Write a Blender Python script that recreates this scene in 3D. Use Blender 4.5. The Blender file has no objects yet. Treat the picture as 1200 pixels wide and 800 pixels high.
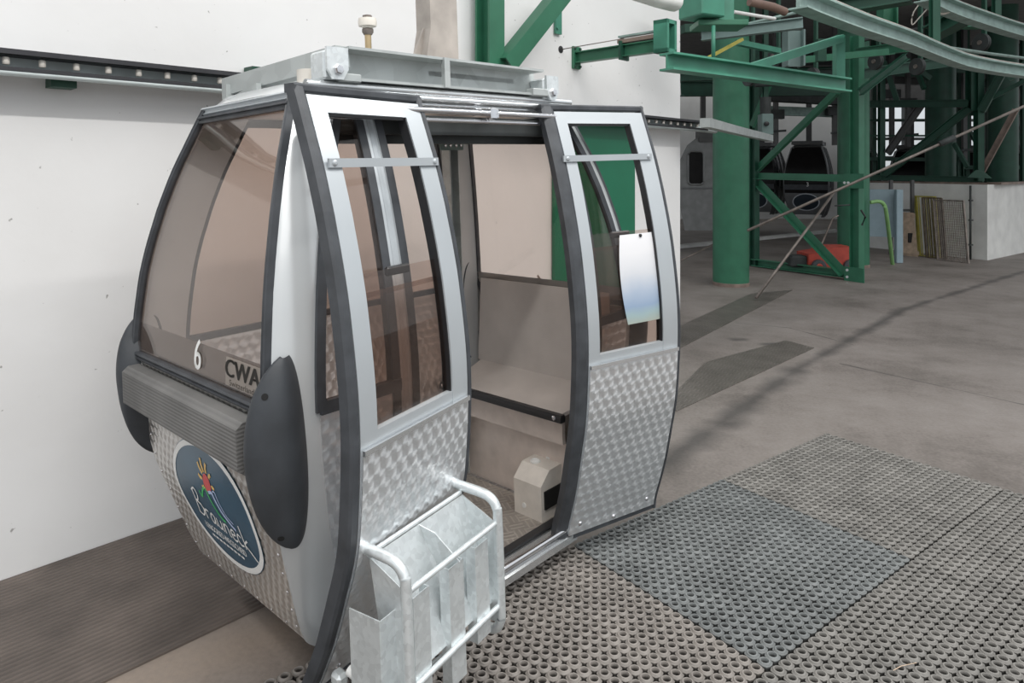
import bpy, math, random
from mathutils import Vector, Matrix
random.seed(7)
V = Vector
scene = bpy.context.scene
COL = scene.collection
PI = math.pi
rad = math.radians

# ------------------------------------------------------------------ camera frame helpers
FOC, YH, EYE = 809.0, 200.0, 1.8
CAM = V((0, 0, EYE))
def ray(px, py): return V(((px-600)/FOC, 1.0, (YH-py)/FOC))
def dep(px, py, d): return CAM + ray(px, py)*d
def flr(px, py, z=0.0):
    r = ray(px, py); return CAM + r*((z-EYE)/r.z)
def vplane(px, py, P, n):
    r = ray(px, py); t = (P-CAM).dot(n)/r.dot(n); return CAM + r*t

# ------------------------------------------------------------------ materials
MATS = {}
def nmat(name):
    m = bpy.data.materials.new(name); m.use_nodes = True
    nt = m.node_tree; b = nt.nodes['Principled BSDF']
    MATS[name] = m
    return m, nt, b
def N(nt, typ, **kw):
    n = nt.nodes.new(typ)
    for k, v in kw.items(): setattr(n, k, v)
    return n
def math_n(nt, op, a, b=None):
    n = N(nt, 'ShaderNodeMath', operation=op)
    for i, x in enumerate((a, b)):
        if x is None: continue
        if isinstance(x, (int, float)): n.inputs[i].default_value = x
        else: nt.links.new(x, n.inputs[i])
    return n.outputs[0]
def ramp(nt, fac, stops):
    r = N(nt, 'ShaderNodeValToRGB')
    el = r.color_ramp.elements
    while len(el) < len(stops): el.new(0.5)
    for e, (p, c) in zip(el, stops):
        e.position = p; e.color = (c[0], c[1], c[2], 1)
    nt.links.new(fac, r.inputs[0]); return r.outputs[0]
def paint(name, col, rough=0.5, metal=0.0, var=0.12, scale=6.0, bump=0.0, bscale=60.0, spec=0.5, coat=0.0):
    m, nt, b = nmat(name)
    tc = N(nt, 'ShaderNodeTexCoord')
    no = N(nt, 'ShaderNodeTexNoise'); no.inputs['Scale'].default_value = scale; no.inputs['Detail'].default_value = 6
    nt.links.new(tc.outputs['Object'], no.inputs['Vector'])
    lo = [max(0, c*(1-var)) for c in col]; hi = [min(1, c*(1+var)) for c in col]
    c = ramp(nt, no.outputs[0], [(0.3, lo), (0.7, hi)])
    nt.links.new(c, b.inputs['Base Color'])
    b.inputs['Roughness'].default_value = rough; b.inputs['Metallic'].default_value = metal
    b.inputs['Specular IOR Level'].default_value = spec
    b.inputs['Coat Weight'].default_value = coat
    if bump > 0:
        n2 = N(nt, 'ShaderNodeTexNoise'); n2.inputs['Scale'].default_value = bscale; n2.inputs['Detail'].default_value = 4
        nt.links.new(tc.outputs['Object'], n2.inputs['Vector'])
        bp = N(nt, 'ShaderNodeBump'); bp.inputs['Strength'].default_value = bump; bp.inputs['Distance'].default_value = 0.01
        nt.links.new(n2.outputs[0], bp.inputs['Height']); nt.links.new(bp.outputs[0], b.inputs['Normal'])
    return m
silver = paint('silver_paint', (0.66, 0.68, 0.69), 0.24, 0.3, 0.02, 3, coat=0.3)
doorsilver = paint('door_frame_silver', (0.50, 0.535, 0.56), 0.38, 0.35, 0.03, 5)
alu = paint('bare_aluminium', (0.72, 0.74, 0.75), 0.25, 0.85, 0.05, 8)
chrome = paint('polished_steel', (0.8, 0.8, 0.82), 0.12, 1.0, 0.02)
rubber = paint('black_rubber', (0.055, 0.06, 0.068), 0.5, 0, 0.25, 14)
rubber_grey = paint('weathered_rubber', (0.042, 0.047, 0.054), 0.55, 0, 0.2, 10, bump=0.05)
bumpmat = None
blackp = paint('black_trim', (0.02, 0.02, 0.022), 0.4)
darkgap = paint('dark_void', (0.008, 0.008, 0.008), 0.8)
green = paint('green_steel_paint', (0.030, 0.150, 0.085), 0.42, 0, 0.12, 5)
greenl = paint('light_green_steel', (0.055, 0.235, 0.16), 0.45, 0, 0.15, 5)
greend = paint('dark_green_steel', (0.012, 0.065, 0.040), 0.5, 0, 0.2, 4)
railm = paint('worn_rail_steel', (0.26, 0.36, 0.33), 0.5, 0.2, 0.2, 9)
white = paint('white_plastic', (0.82, 0.82, 0.8), 0.4)
plast = paint('beige_plastic', (0.70, 0.65, 0.59), 0.5, 0, 0.1, 12)
brass = paint('brass_rod', (0.55, 0.42, 0.25), 0.35, 0.8)
rolm = paint('off_white_roller', (0.7, 0.66, 0.6), 0.5)
chainm = paint('chain_steel', (0.05, 0.05, 0.055), 0.45, 0.5)
chainside = paint('conveyor_channel_grey', (0.50, 0.55, 0.55), 0.5, 0.3)
redp = paint('red_enamel', (0.42, 0.06, 0.04), 0.5, 0, 0.2)
bluep = paint('pale_blue_paint', (0.28, 0.37, 0.42), 0.5, 0, 0.08)
woodm = paint('pale_plywood', (0.5, 0.38, 0.28), 0.6, 0, 0.25, 10)
rustm = paint('rusty_grid_steel', (0.13, 0.10, 0.07), 0.7, 0.3, 0.4, 14)
yellowp = paint('yellow_paint', (0.50, 0.45, 0.09), 0.5, 0, 0.2)
orangep = paint('orange_plastic', (0.75, 0.28, 0.02), 0.4)
tubegreen = paint('leaf_green_paint', (0.22, 0.42, 0.16), 0.5)
rodm = paint('dull_steel_rod', (0.22, 0.19, 0.17), 0.5, 0.5, 0.3, 10)
brownpipe = paint('brown_pipe', (0.22, 0.14, 0.11), 0.5)
darkmach = paint('dark_machine_grey', (0.045, 0.05, 0.05), 0.6, 0.2, 0.3)
machgrey = paint('machine_grey_green', (0.16, 0.23, 0.22), 0.5, 0.1)
parap = paint('painted_parapet_concrete', (0.74, 0.74, 0.72), 0.85, 0, 0.10, 3, bump=0.3, bscale=9)
oldsilver = paint('shaded_old_aluminium', (0.22, 0.225, 0.225), 0.5, 0.3, 0.15)  # aluminium darkened too, hall shade put into the colour
backsilver = paint('shaded_cabin_silver', (0.15, 0.155, 0.16), 0.4, 0.3, 0.1)  # silver darkened: the shade of the hall is in the colour
polem = paint('dull_hanger_steel', (0.42, 0.38, 0.345), 0.55, 0.3, 0.22, 7)
textwhite = paint('white_lettering', (0.92, 0.92, 0.9), 0.5, 0, 0)
textgrey = paint('grey_lettering', (0.10, 0.10, 0.10), 0.6, 0, 0)
navy = paint('navy_sticker', (0.035, 0.10, 0.16), 0.3, 0, 0.15, 5)
eyellow = paint('sticker_yellow', (0.85, 0.55, 0.18), 0.5, 0, 0)
ered = paint('sticker_red', (0.70, 0.10, 0.10), 0.5, 0, 0)
egreen = paint('sticker_green', (0.06, 0.55, 0.15), 0.5, 0, 0)
eblue = paint('sticker_pale_blue', (0.5, 0.6, 0.85), 0.5, 0, 0)
greenwall = paint('green_door_paint', (0.006, 0.15, 0.075), 0.4, 0, 0.05)
pinkpanel = paint('brushed_inner_aluminium', (0.70, 0.62, 0.57), 0.42, 0.3, 0.12, 9)
rust_side = paint('weathered_steel_edge', (0.25, 0.19, 0.16), 0.6, 0.3, 0.3)
trunkm = paint('grey_steel_arm', (0.10, 0.10, 0.10), 0.5, 0.4)

def galv_mat(name, col, rough, sc, metal=0.7, vary=.2):
    m, nt, b = nmat(name)
    tc = N(nt, 'ShaderNodeTexCoord')
    vo = N(nt, 'ShaderNodeTexVoronoi'); vo.inputs['Scale'].default_value = sc
    no = N(nt, 'ShaderNodeTexNoise'); no.inputs['Scale'].default_value = 5; no.inputs['Detail'].default_value = 6
    nt.links.new(tc.outputs['Object'], vo.inputs['Vector']); nt.links.new(tc.outputs['Object'], no.inputs['Vector'])
    sep = N(nt, 'ShaderNodeSeparateColor'); nt.links.new(vo.outputs['Color'], sep.inputs[0])
    s = math_n(nt, 'ADD', math_n(nt, 'MULTIPLY', sep.outputs[0], 0.5), math_n(nt, 'MULTIPLY', no.outputs[0], 0.7))
    c = ramp(nt, s, [(0.25, [x*(1-vary) for x in col]), (0.85, [min(1, x*(1+vary*.5)) for x in col])])
    nt.links.new(c, b.inputs['Base Color'])
    b.inputs['Metallic'].default_value = metal
    r = math_n(nt, 'ADD', math_n(nt, 'MULTIPLY', sep.outputs[1], 0.15), rough)
    nt.links.new(r, b.inputs['Roughness'])
    return m
galv = galv_mat('galvanised_steel', (0.76, 0.80, 0.81), 0.3, 60, 0.55, .14)
galvd = galv_mat('weathered_galvanised_beam', (0.50, 0.53, 0.525), 0.42, 14, 0.5, .12)

def engine_turned(name, ai, bi, pitch, col, rough=0.3, aniso=0.93, metal=0.85):
    """overlapping circular brush marks; ai/bi are the object axes of the sheet"""
    m, nt, b = nmat(name)
    tc = N(nt, 'ShaderNodeTexCoord'); sp = N(nt, 'ShaderNodeSeparateXYZ')
    nt.links.new(tc.outputs['Object'], sp.inputs[0])
    pb = math_n(nt, 'DIVIDE', sp.outputs[bi], pitch*0.9)
    row = math_n(nt, 'FLOOR', pb)
    off = math_n(nt, 'MULTIPLY', math_n(nt, 'MODULO', row, 2), 0.5)
    pa = math_n(nt, 'ADD', math_n(nt, 'DIVIDE', sp.outputs[ai], pitch), off)
    fa = math_n(nt, 'SUBTRACT', math_n(nt, 'FRACT', pa), 0.5)
    fb = math_n(nt, 'SUBTRACT', math_n(nt, 'FRACT', pb), 0.35)
    cx = N(nt, 'ShaderNodeCombineXYZ')
    nt.links.new(math_n(nt, 'MULTIPLY', fb, -1), cx.inputs[ai]); nt.links.new(fa, cx.inputs[bi])
    vt = N(nt, 'ShaderNodeVectorTransform', vector_type='VECTOR', convert_from='OBJECT', convert_to='WORLD')
    nt.links.new(cx.outputs[0], vt.inputs[0])
    nm = N(nt, 'ShaderNodeVectorMath', operation='NORMALIZE'); nt.links.new(vt.outputs[0], nm.inputs[0])
    nt.links.new(nm.outputs[0], b.inputs['Tangent'])
    no = N(nt, 'ShaderNodeTexNoise'); no.inputs['Scale'].default_value = 5; nt.links.new(tc.outputs['Object'], no.inputs['Vector'])
    # rim of each mark darkened: sheen painted into the base colour
    rr = math_n(nt, 'SQRT', math_n(nt, 'ADD', math_n(nt, 'MULTIPLY', fa, fa), math_n(nt, 'MULTIPLY', fb, fb)))
    # highlight painted in: each mark brighter towards its top; worn patches by noise
    t = math_n(nt, 'ADD', math_n(nt, 'MULTIPLY', rr, -0.5), math_n(nt, 'ADD', math_n(nt, 'MULTIPLY', no.outputs[0], 0.25), 0.85))
    t = math_n(nt, 'ADD', t, math_n(nt, 'MULTIPLY', fb, 0.15))
    c = ramp(nt, t, [(0.3, [x*0.6 for x in col]), (0.75, col)])
    nt.links.new(c, b.inputs['Base Color'])
    b.inputs['Metallic'].default_value = metal; b.inputs['Roughness'].default_value = rough
    b.inputs['Anisotropic'].default_value = aniso
    return m
turn_end = engine_turned('engine_turned_end_sheet', 1, 2, 0.040, (0.66, 0.64, 0.615), 0.36)
turn_side = engine_turned('engine_turned_door_sheet', 0, 2, 0.050, (0.96, 0.98, 1.0), 0.36)

def chequer_mat(name, col, sc):
    m, nt, b = nmat(name)
    tc = N(nt, 'ShaderNodeTexCoord'); sp = N(nt, 'ShaderNodeSeparateXYZ')
    mp = N(nt, 'ShaderNodeMapping'); mp.inputs['Scale'].default_value = (sc, sc, sc); mp.inputs['Rotation'].default_value = (0, 0, 0.5)
    nt.links.new(tc.outputs['Object'], mp.inputs[0])
    ck = N(nt, 'ShaderNodeTexChecker'); ck.inputs['Scale'].default_value = 1
    nt.links.new(mp.outputs[0], ck.inputs[0])
    nt.links.new(mp.outputs[0], sp.inputs[0])
    wa = math_n(nt, 'SINE', math_n(nt, 'MULTIPLY', sp.outputs[0], 2*PI*2.5)); wb = math_n(nt, 'SINE', math_n(nt, 'MULTIPLY', sp.outputs[1], 2*PI*2.5))
    mx = N(nt, 'ShaderNodeMix'); nt.links.new(ck.outputs['Fac'], mx.inputs[0]); nt.links.new(wa, mx.inputs[2]); nt.links.new(wb, mx.inputs[3])
    h = math_n(nt, 'MAXIMUM', mx.outputs[0], 0.0)
    bp = N(nt, 'ShaderNodeBump'); bp.inputs['Strength'].default_value = 0.6; bp.inputs['Distance'].default_value = 0.004
    nt.links.new(h, bp.inputs['Height']); nt.links.new(bp.outputs[0], b.inputs['Normal'])
    no = N(nt, 'ShaderNodeTexNoise'); no.inputs['Scale'].default_value = 4; no.inputs['Detail'].default_value = 5; nt.links.new(tc.outputs['Object'], no.inputs['Vector'])
    s = math_n(nt, 'ADD', math_n(nt, 'MULTIPLY', h, 0.3), no.outputs[0])
    nt.links.new(ramp(nt, s, [(0.3, [x*0.7 for x in col]), (0.9, [min(1, x*1.25) for x in col])]), b.inputs['Base Color'])
    b.inputs['Roughness'].default_value = 0.45; b.inputs['Metallic'].default_value = 0.5
    return m
chq = chequer_mat('tread_plate_floor', (0.42, 0.385, 0.35), 15)
chq_floor = chequer_mat('chequer_plate_steel', (0.20, 0.18, 0.163), 14)

def glass_mat(name, tint, gloss=1.0, rough=0.0):
    m = bpy.data.materials.new(name); m.use_nodes = True; nt = m.node_tree
    nt.nodes.clear(); out = N(nt, 'ShaderNodeOutputMaterial')
    tr = N(nt, 'ShaderNodeBsdfTransparent'); tr.inputs[0].default_value = (*tint, 1)
    gl = N(nt, 'ShaderNodeBsdfGlossy'); gl.inputs['Roughness'].default_value = rough; gl.inputs[0].default_value = (gloss, gloss, gloss, 1)
    lw = N(nt, 'ShaderNodeLayerWeight'); lw.inputs[0].default_value = 0.5
    fr = math_n(nt, 'ADD', math_n(nt, 'MULTIPLY', math_n(nt, 'POWER', lw.outputs['Facing'], 5), 0.9), 0.035)
    mx = N(nt, 'ShaderNodeMixShader')
    nt.links.new(fr, mx.inputs[0]); nt.links.new(tr.outputs[0], mx.inputs[1]); nt.links.new(gl.outputs[0], mx.inputs[2])
    nt.links.new(mx.outputs[0], out.inputs[0]); MATS[name] = m
    return m
tint = glass_mat('bronze_tinted_acrylic', (0.86, 0.80, 0.765))
darkglass = glass_mat('dark_tinted_glass', (0.10, 0.09, 0.09))
def film_mat(name, col, op):
    m = bpy.data.materials.new(name); m.use_nodes = True; nt = m.node_tree
    nt.nodes.clear(); out = N(nt, 'ShaderNodeOutputMaterial')
    tr = N(nt, 'ShaderNodeBsdfTransparent'); df = N(nt, 'ShaderNodeBsdfDiffuse'); df.inputs[0].default_value = (*col, 1)
    mx = N(nt, 'ShaderNodeMixShader'); mx.inputs[0].default_value = op
    tl_ = N(nt, 'ShaderNodeBsdfTranslucent'); tl_.inputs[0].default_value = (*[min(1, c*1.6) for c in col], 1)
    ad = N(nt, 'ShaderNodeAddShader'); nt.links.new(df.outputs[0], ad.inputs[0]); nt.links.new(tl_.outputs[0], ad.inputs[1])
    nt.links.new(tr.outputs[0], mx.inputs[1]); nt.links.new(ad.outputs[0], mx.inputs[2]); nt.links.new(mx.outputs[0], out.inputs[0])
    MATS[name] = m; return m
film = film_mat('dotted_grey_film', (0.15, 0.145, 0.14), 0.86)
platew = film_mat('pale_mark_plate', (0.6, 0.58, 0.56), 0.75)
filml = film_mat('dotted_pale_film', (0.30, 0.28, 0.26), 0.55)
filmtext = film_mat('dark_film_lettering', (0.055, 0.053, 0.05), 0.9)

perf = paint('perforated_seat_sheet', (0.58, 0.54, 0.51), 0.42, 0.3, 0.08, 5, bump=0.15, bscale=240)
def ribbed(name, col, ax, freq, strength):
    m, nt, b = nmat(name)
    tc = N(nt, 'ShaderNodeTexCoord'); sp = N(nt, 'ShaderNodeSeparateXYZ'); nt.links.new(tc.outputs['Object'], sp.inputs[0])
    s = math_n(nt, 'SINE', math_n(nt, 'MULTIPLY', sp.outputs[ax], 2*PI*freq))
    bp = N(nt, 'ShaderNodeBump'); bp.inputs['Strength'].default_value = strength; bp.inputs['Distance'].default_value = 0.01
    nt.links.new(s, bp.inputs['Height']); nt.links.new(bp.outputs[0], b.inputs['Normal'])
    no = N(nt, 'ShaderNodeTexNoise'); no.inputs['Scale'].default_value = 3; no.inputs['Detail'].default_value = 8; nt.links.new(tc.outputs['Object'], no.inputs['Vector'])
    t = math_n(nt, 'ADD', no.outputs[0], math_n(nt, 'MULTIPLY', s, 0.05))
    nt.links.new(ramp(nt, t, [(0.3, [x*0.65 for x in col]), (0.7, [x*1.35 for x in col])]), b.inputs['Base Color'])
    b.inputs['Roughness'].default_value = 0.6
    return m
bumpmat = ribbed('ribbed_bumper_rubber', (0.135, 0.132, 0.128), 2, 85, 0.16)
runner_mat = ribbed('ribbed_runner_rubber', (0.118, 0.096, 0.083), 1, 36, 0.35)

# wall: white limewash, slightly stained near the floor (dirt with its own shape)
def wall_mat():
    m, nt, b = nmat('white_plaster')
    tc = N(nt, 'ShaderNodeTexCoord')
    no = N(nt, 'ShaderNodeTexNoise'); no.inputs['Scale'].default_value = 1.3; no.inputs['Detail'].default_value = 7
    nt.links.new(tc.outputs['Object'], no.inputs['Vector'])
    vo = N(nt, 'ShaderNodeTexNoise'); vo.inputs['Scale'].default_value = 26; vo.inputs['Detail'].default_value = 2
    nt.links.new(tc.outputs['Object'], vo.inputs['Vector'])
    spk = ramp(nt, vo.outputs[0], [(0.735, (1, 1, 1)), (0.78, (0.45, 0.44, 0.43))])
    base = ramp(nt, no.outputs[0], [(0.3, (0.79, 0.785, 0.78)), (0.7, (0.86, 0.86, 0.86))])
    mx = N(nt, 'ShaderNodeMix', data_type='RGBA', blend_type='MULTIPLY'); mx.inputs[0].default_value = 1
    nt.links.new(base, mx.inputs[6]); nt.links.new(spk, mx.inputs[7])
    nt.links.new(mx.outputs[2], b.inputs['Base Color']); b.inputs['Roughness'].default_value = 0.9
    bp = N(nt, 'ShaderNodeBump'); bp.inputs['Strength'].default_value = 0.12; bp.inputs['Distance'].default_value = 0.01
    n2 = N(nt, 'ShaderNodeTexNoise'); n2.inputs['Scale'].default_value = 18; n2.inputs['Detail'].default_value = 5
    nt.links.new(tc.outputs['Object'], n2.inputs['Vector'])
    nt.links.new(n2.outputs[0], bp.inputs['Height']); nt.links.new(bp.outputs[0], b.inputs['Normal'])
    return m
wallm = wall_mat()

def floor_mat():
    m, nt, b = nmat('worn_concrete')
    tc = N(nt, 'ShaderNodeTexCoord')
    n1 = N(nt, 'ShaderNodeTexNoise'); n1.inputs['Scale'].default_value = 0.9; n1.inputs['Detail'].default_value = 8; n1.inputs['Roughness'].default_value = 0.62
    n2 = N(nt, 'ShaderNodeTexNoise'); n2.inputs['Scale'].default_value = 45; n2.inputs['Detail'].default_value = 3
    wob = N(nt, 'ShaderNodeTexNoise'); wob.inputs['Scale'].default_value = 2.6; wob.inputs['Detail'].default_value = 5
    for n in (n1, n2, wob): nt.links.new(tc.outputs['Object'], n.inputs['Vector'])
    n3 = N(nt, 'ShaderNodeTexNoise'); n3.inputs['Scale'].default_value = 7; n3.inputs['Detail'].default_value = 8; n3.inputs['Roughness'].default_value = .7; nt.links.new(tc.outputs['Object'], n3.inputs['Vector'])
    s = math_n(nt, 'ADD', math_n(nt, 'ADD', math_n(nt, 'MULTIPLY', n1.outputs[0], 0.6), math_n(nt, 'MULTIPLY', n2.outputs[0], 0.2)), math_n(nt, 'MULTIPLY', n3.outputs[0], 0.2))
    c = ramp(nt, s, [(0.34, (0.11, 0.096, 0.086)), (0.50, (0.215, 0.19, 0.175)), (0.66, (0.285, 0.258, 0.242))])
    # oil smears: distance to a few drawn segments, wobbled
    sp = N(nt, 'ShaderNodeSeparateXYZ'); nt.links.new(tc.outputs['Object'], sp.inputs[0])
    smear = None
    segs = [((775, 545), (935, 432), .10), ((935, 432), (1060, 362), .07), ((1060, 362), (1200, 318), .06), ((826, 505), (852, 496), .13),
            ((1000, 404), (925, 384), .012), ((925, 384), (862, 378), .012), ((1200, 474), (985, 426), .012), ((862, 398), (872, 398), .06),
            ((897, 403), (908, 403), .06), ((822, 440), (856, 434), .03), ((866, 428), (880, 426), .03), ((930, 414), (940, 412), .05)]
    for p, q, w in segs:
        A = flr(*p); B = flr(*q); d = B-A; L = d.length; d /= L
        dx = math_n(nt, 'SUBTRACT', sp.outputs[0], A.x); dy = math_n(nt, 'SUBTRACT', sp.outputs[1], A.y)
        t = math_n(nt, 'ADD', math_n(nt, 'MULTIPLY', dx, d.x), math_n(nt, 'MULTIPLY', dy, d.y))
        tcl = math_n(nt, 'MINIMUM', math_n(nt, 'MAXIMUM', t, 0), L)
        n = math_n(nt, 'ADD', math_n(nt, 'MULTIPLY', dx, -d.y), math_n(nt, 'MULTIPLY', dy, d.x))
        e = math_n(nt, 'SUBTRACT', t, tcl)
        dist = math_n(nt, 'SQRT', math_n(nt, 'ADD', math_n(nt, 'MULTIPLY', n, n), math_n(nt, 'MULTIPLY', e, e)))
        dist = math_n(nt, 'ADD', dist, math_n(nt, 'MULTIPLY', math_n(nt, 'SUBTRACT', wob.outputs[0], 0.5), w*3.2))
        k = math_n(nt, 'SUBTRACT', 1.0, math_n(nt, 'DIVIDE', dist, w*1.5))
        k = math_n(nt, 'MAXIMUM', math_n(nt, 'MINIMUM', k, 1), 0)
        smear = k if smear is None else math_n(nt, 'MAXIMUM', smear, k)
    dirt = math_n(nt, 'MULTIPLY', smear, 0.72)
    mx = N(nt, 'ShaderNodeMix', data_type='RGBA'); nt.links.new(dirt, mx.inputs[0]); nt.links.new(c, mx.inputs[6]); mx.inputs[7].default_value = (0.045, 0.043, 0.042, 1)
    # sandy dust trodden along the edge of the runner
    A = flr(120, 815); B = flr(385, 722); d = (B-A).normalized()
    dx = math_n(nt, 'SUBTRACT', sp.outputs[0], A.x); dy = math_n(nt, 'SUBTRACT', sp.outputs[1], A.y)
    nd = math_n(nt, 'ABSOLUTE', math_n(nt, 'ADD', math_n(nt, 'MULTIPLY', dx, -d.y), math_n(nt, 'MULTIPLY', dy, d.x)))
    k = math_n(nt, 'SUBTRACT', 1.15, math_n(nt, 'DIVIDE', math_n(nt, 'ADD', nd, math_n(nt, 'MULTIPLY', math_n(nt, 'SUBTRACT', wob.outputs[0], .5), .35)), .30))
    k = math_n(nt, 'MULTIPLY', math_n(nt, 'MAXIMUM', math_n(nt, 'MINIMUM', k, 1), 0), math_n(nt, 'ADD', math_n(nt, 'MULTIPLY', n2.outputs[0], .8), .35))
    tt = math_n(nt, 'ADD', math_n(nt, 'MULTIPLY', dx, d.x), math_n(nt, 'MULTIPLY', dy, d.y))
    k = math_n(nt, 'MULTIPLY', k, math_n(nt, 'MAXIMUM', math_n(nt, 'MINIMUM', math_n(nt, 'MULTIPLY', math_n(nt, 'SUBTRACT', (B-A).length+.25, tt), 2.5), 1), 0))
    mx2 = N(nt, 'ShaderNodeMix', data_type='RGBA'); nt.links.new(k, mx2.inputs[0]); nt.links.new(mx.outputs[2], mx2.inputs[6]); mx2.inputs[7].default_value = (0.33, 0.265, 0.215, 1)
    nt.links.new(mx2.outputs[2], b.inputs['Base Color'])
    b.inputs['Roughness'].default_value = 0.62
    bp = N(nt, 'ShaderNodeBump'); bp.inputs['Strength'].default_value = 0.15; bp.inputs['Distance'].default_value = 0.01
    nt.links.new(n2.outputs[0], bp.inputs['Height']); nt.links.new(bp.outputs[0], b.inputs['Normal'])
    return m
floorm = floor_mat()
ceilm = paint('grey_ceiling', (0.20, 0.20, 0.20), 0.9)
backwallm = paint('pale_hall_wall', (0.70, 0.70, 0.69), 0.9, 0, 0.1, 1)
darkwallm = paint('dark_hall_wall', (0.06, 0.06, 0.06), 0.9)
def dusty_shaded_rubber(name, col):
    # black rubber, pale dust on the raised rims; shade of the holes painted by height
    m, nt, b = nmat(name)
    tc = N(nt, 'ShaderNodeTexCoord'); sp = N(nt, 'ShaderNodeSeparateXYZ'); nt.links.new(tc.outputs['Object'], sp.inputs[0])
    no = N(nt, 'ShaderNodeTexNoise'); no.inputs['Scale'].default_value = 5; no.inputs['Detail'].default_value = 7; nt.links.new(tc.outputs['Object'], no.inputs['Vector'])
    h = math_n(nt, 'ADD', math_n(nt, 'MULTIPLY', sp.outputs[2], 34), math_n(nt, 'MULTIPLY', math_n(nt, 'SUBTRACT', no.outputs[0], .5), .55))
    nt.links.new(ramp(nt, h, [(0.05, (0.012, 0.012, 0.012)), (0.40, [x*.25 for x in col]), (0.62, [x*.85 for x in col]), (0.9, [x*1.2 for x in col])]), b.inputs['Base Color'])
    b.inputs['Roughness'].default_value = 0.52
    return m
mat_tan = dusty_shaded_rubber('ring_mat_tan_rubber', (0.255, 0.232, 0.212))
mat_grey = dusty_shaded_rubber('ring_mat_grey_rubber', (0.225, 0.215, 0.20))
mat_blue = dusty_shaded_rubber('ring_mat_bluish_rubber', (0.185, 0.195, 0.195))

def pale_sheet_mat():
    m, nt, b = nmat('pale_sheet_bands')  # green and blue bands low down, paler towards the top
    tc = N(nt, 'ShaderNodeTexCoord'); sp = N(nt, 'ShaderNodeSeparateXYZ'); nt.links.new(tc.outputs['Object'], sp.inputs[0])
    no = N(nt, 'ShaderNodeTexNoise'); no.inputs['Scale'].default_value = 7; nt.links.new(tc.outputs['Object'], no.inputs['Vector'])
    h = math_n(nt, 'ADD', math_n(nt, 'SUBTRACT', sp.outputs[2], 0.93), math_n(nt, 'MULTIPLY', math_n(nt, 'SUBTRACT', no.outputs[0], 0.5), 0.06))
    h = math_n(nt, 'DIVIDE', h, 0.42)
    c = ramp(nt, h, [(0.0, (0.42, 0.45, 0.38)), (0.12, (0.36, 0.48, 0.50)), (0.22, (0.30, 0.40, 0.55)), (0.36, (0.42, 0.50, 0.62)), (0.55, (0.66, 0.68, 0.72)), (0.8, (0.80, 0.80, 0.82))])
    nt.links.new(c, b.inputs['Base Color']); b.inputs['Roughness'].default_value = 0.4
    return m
palesheetm = pale_sheet_mat()

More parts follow.
